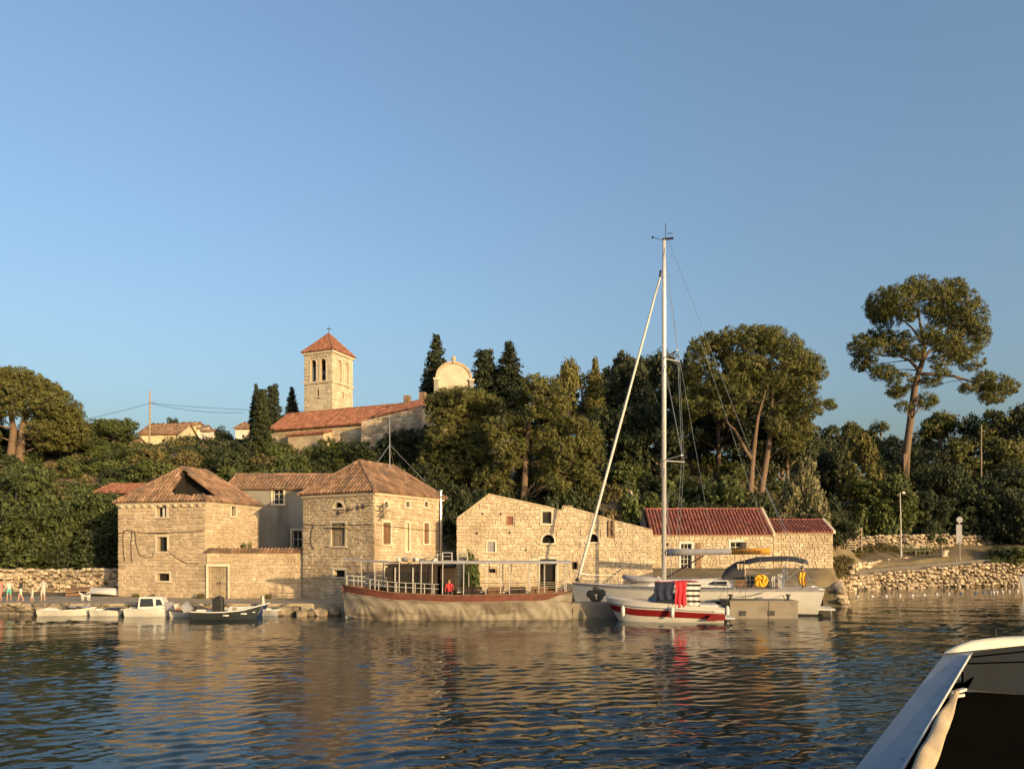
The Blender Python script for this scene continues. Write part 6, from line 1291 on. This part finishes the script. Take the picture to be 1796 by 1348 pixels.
SK = (.38,.22,.14)
def person(label, loc, rz, stops, s=1.0, stride=.0, armL=(.12,-.1), armR=(-.1,.1), hair=(.04,.025,.015), sit=False):
    t = thing('person', loc, label, 'person', rz); me = bpy.data.meshes.new('body'); st = stride
    hip = .93; J = [(0,0,hip),(0,0,1.12),(0,0,1.36),(0,.01,1.47),(0,.0,1.56),(0,.02,1.66),(0,.0,1.74)]; rad = [.15,.125,.155,.065,.075,.098,.07]
    E = [(i,i+1) for i in range(6)]
    def add(pts, rs, root):
        i0 = len(J); J.extend(pts); rad.extend(rs); E.append((root, i0)); E.extend([(i0+k, i0+k+1) for k in range(len(pts)-1)])
    for sd in (1,-1):
        f = st*sd
        if sit: add([(sd*.1,0,.9),(sd*.12,.42,.92),(sd*.12,.46,.5),(sd*.12,.6,.45)], [.1,.08,.055,.04], 0)
        else: add([(sd*.095,0,.86),(sd*.1,.06+f*.5,.49),(sd*.1,f,.1),(sd*.1,f+.02,.045),(sd*.11,f+.15,.035)], [.105,.068,.045,.045,.035], 0)
        aa = armL if sd > 0 else armR
        add([(sd*.19,0,1.40),(sd*.25,-.03+aa[0]*.6,1.13),(sd*.27,.05+aa[0]*1.5,.9+max(0, aa[1])*2),(sd*.27,.06+aa[0]*1.8,.82+max(0, aa[1])*2.2)], [.06,.045,.034,.04], 2)
    me.from_pydata(J, E, []); o = put('body', me, t, scale=(s,s,s)); me.materials.append(pmat(label[:40], stops))
    md = o.modifiers.new('Skin', 'SKIN'); md.use_smooth_shade = True
    sv_ = me.skin_vertices[0].data
    for i, r_ in enumerate(rad): sv_[i].radius = (r_, r_*.85)
    sv_[0].use_root = True; o.modifiers.new('Sub', 'SUBSURF').levels = 1; o.modifiers['Sub'].render_levels = 2
    hm = M('hair %.3f' % hair[0], hair, .7, .1); mb = MB(); mb.lathe([(.1,-.07),(.113,0),(.108,.06),(.08,.1),(.02,.122)], (0,-.025,1.68), 12); h_ = mb.build('hair', hm, t, True); h_.scale = (s,s,s)
    return t
Wt, Tl, Dk, Rd, Nv = (.45,.42,.38), (.08,.35,.3), (.03,.03,.035), (.4,.03,.04), (.03,.04,.09)
person('person in a white top and teal shorts by the quayside wall', (xat(16,50.6), 50.6, .67), R(200), [(0,SK),(.55,Tl),(.98,Wt),(1.47,SK)], .83, .12)
person('person in a black top and white shorts walking on the quay', (xat(37,50.4), 50.4, .67), R(100), [(0,SK),(.5,Wt),(.98,Dk),(1.47,SK)], .87, .22, (.2,.05), (-.15,.1))
person('small child in pale clothes on the quay', (xat(57,50.3), 50.3, .67), R(120), [(0,SK),(.4,Wt),(1.42,SK)], .62, .12)
person('tall person all in white at the end of the quay group', (xat(76,50.8), 50.8, .67), R(170), [(0,SK),(.42,Wt),(1.47,SK)], .88, .06)
person('person in pink at the left picture edge', (xat(2,50.6), 50.6, .67), R(90), [(0,SK),(.5,(.45,.2,.18)),(1.47,SK)], .83, .1)
person('person in a red shirt sitting on the tour boat', (xat(788,44.3), 44.3, .75), R(190), [(0,SK),(.5,Dk),(.95,Rd),(1.47,SK)], .95, 0, sit=True)
person('person in dark clothes standing at the yacht stern', yw(-7.1,.9,1.35), R(230), [(0,SK),(.4,Nv),(.98,Dk),(1.47,SK)], 1.0, .03)
# dog on the quay
dg = thing('dog', (xat(150,50.2), 50.2, .67), 'small white dog on the quay near the upturned dinghies', 'dog', R(170)); me = bpy.data.meshes.new('body')
J = [(-.24,0,.34),(0,0,.35),(.22,0,.37),(.32,0,.48),(.42,0,.53),(.52,0,.49),(-.33,0,.4),(-.42,0,.5)]; E = [(0,1),(1,2),(2,3),(3,4),(4,5),(0,6),(6,7)]; rad = [.1,.1,.115,.065,.075,.035,.03,.02]
for x, j in ((-.26,0),(.22,2)):
    for sd in (1,-1):
        i0 = len(J); J += [(x,sd*.07,.26),(x+(.05 if x < 0 else -.01),sd*.075,.16 if x < 0 else .15),(x+(-.03 if x < 0 else .0),sd*.075,.1),(x+(-.01 if x < 0 else .01),sd*.075,.02)]; rad += [.06,.035,.025,.025]; E += [(j,i0),(i0,i0+1),(i0+1,i0+2),(i0+2,i0+3)]
me.from_pydata(J, E, []); o = put('body', me, dg); me.materials.append(white_paint); o.modifiers.new('Skin','SKIN').use_smooth_shade = True
for i, r_ in enumerate(rad): me.skin_vertices[0].data[i].radius = (r_, r_)
me.skin_vertices[0].data[1].use_root = True; o.modifiers.new('Sub','SUBSURF').render_levels = 2
mb = MB()
for sd in (1,-1): mb.loft([[(.38,sd*.05,.58),(.42,sd*.09,.57),(.4,sd*.06,.56)], [(.39,sd*.075,.67),(.4,sd*.08,.67),(.395,sd*.078,.665)]])
mb.build('ears', white_paint, dg)
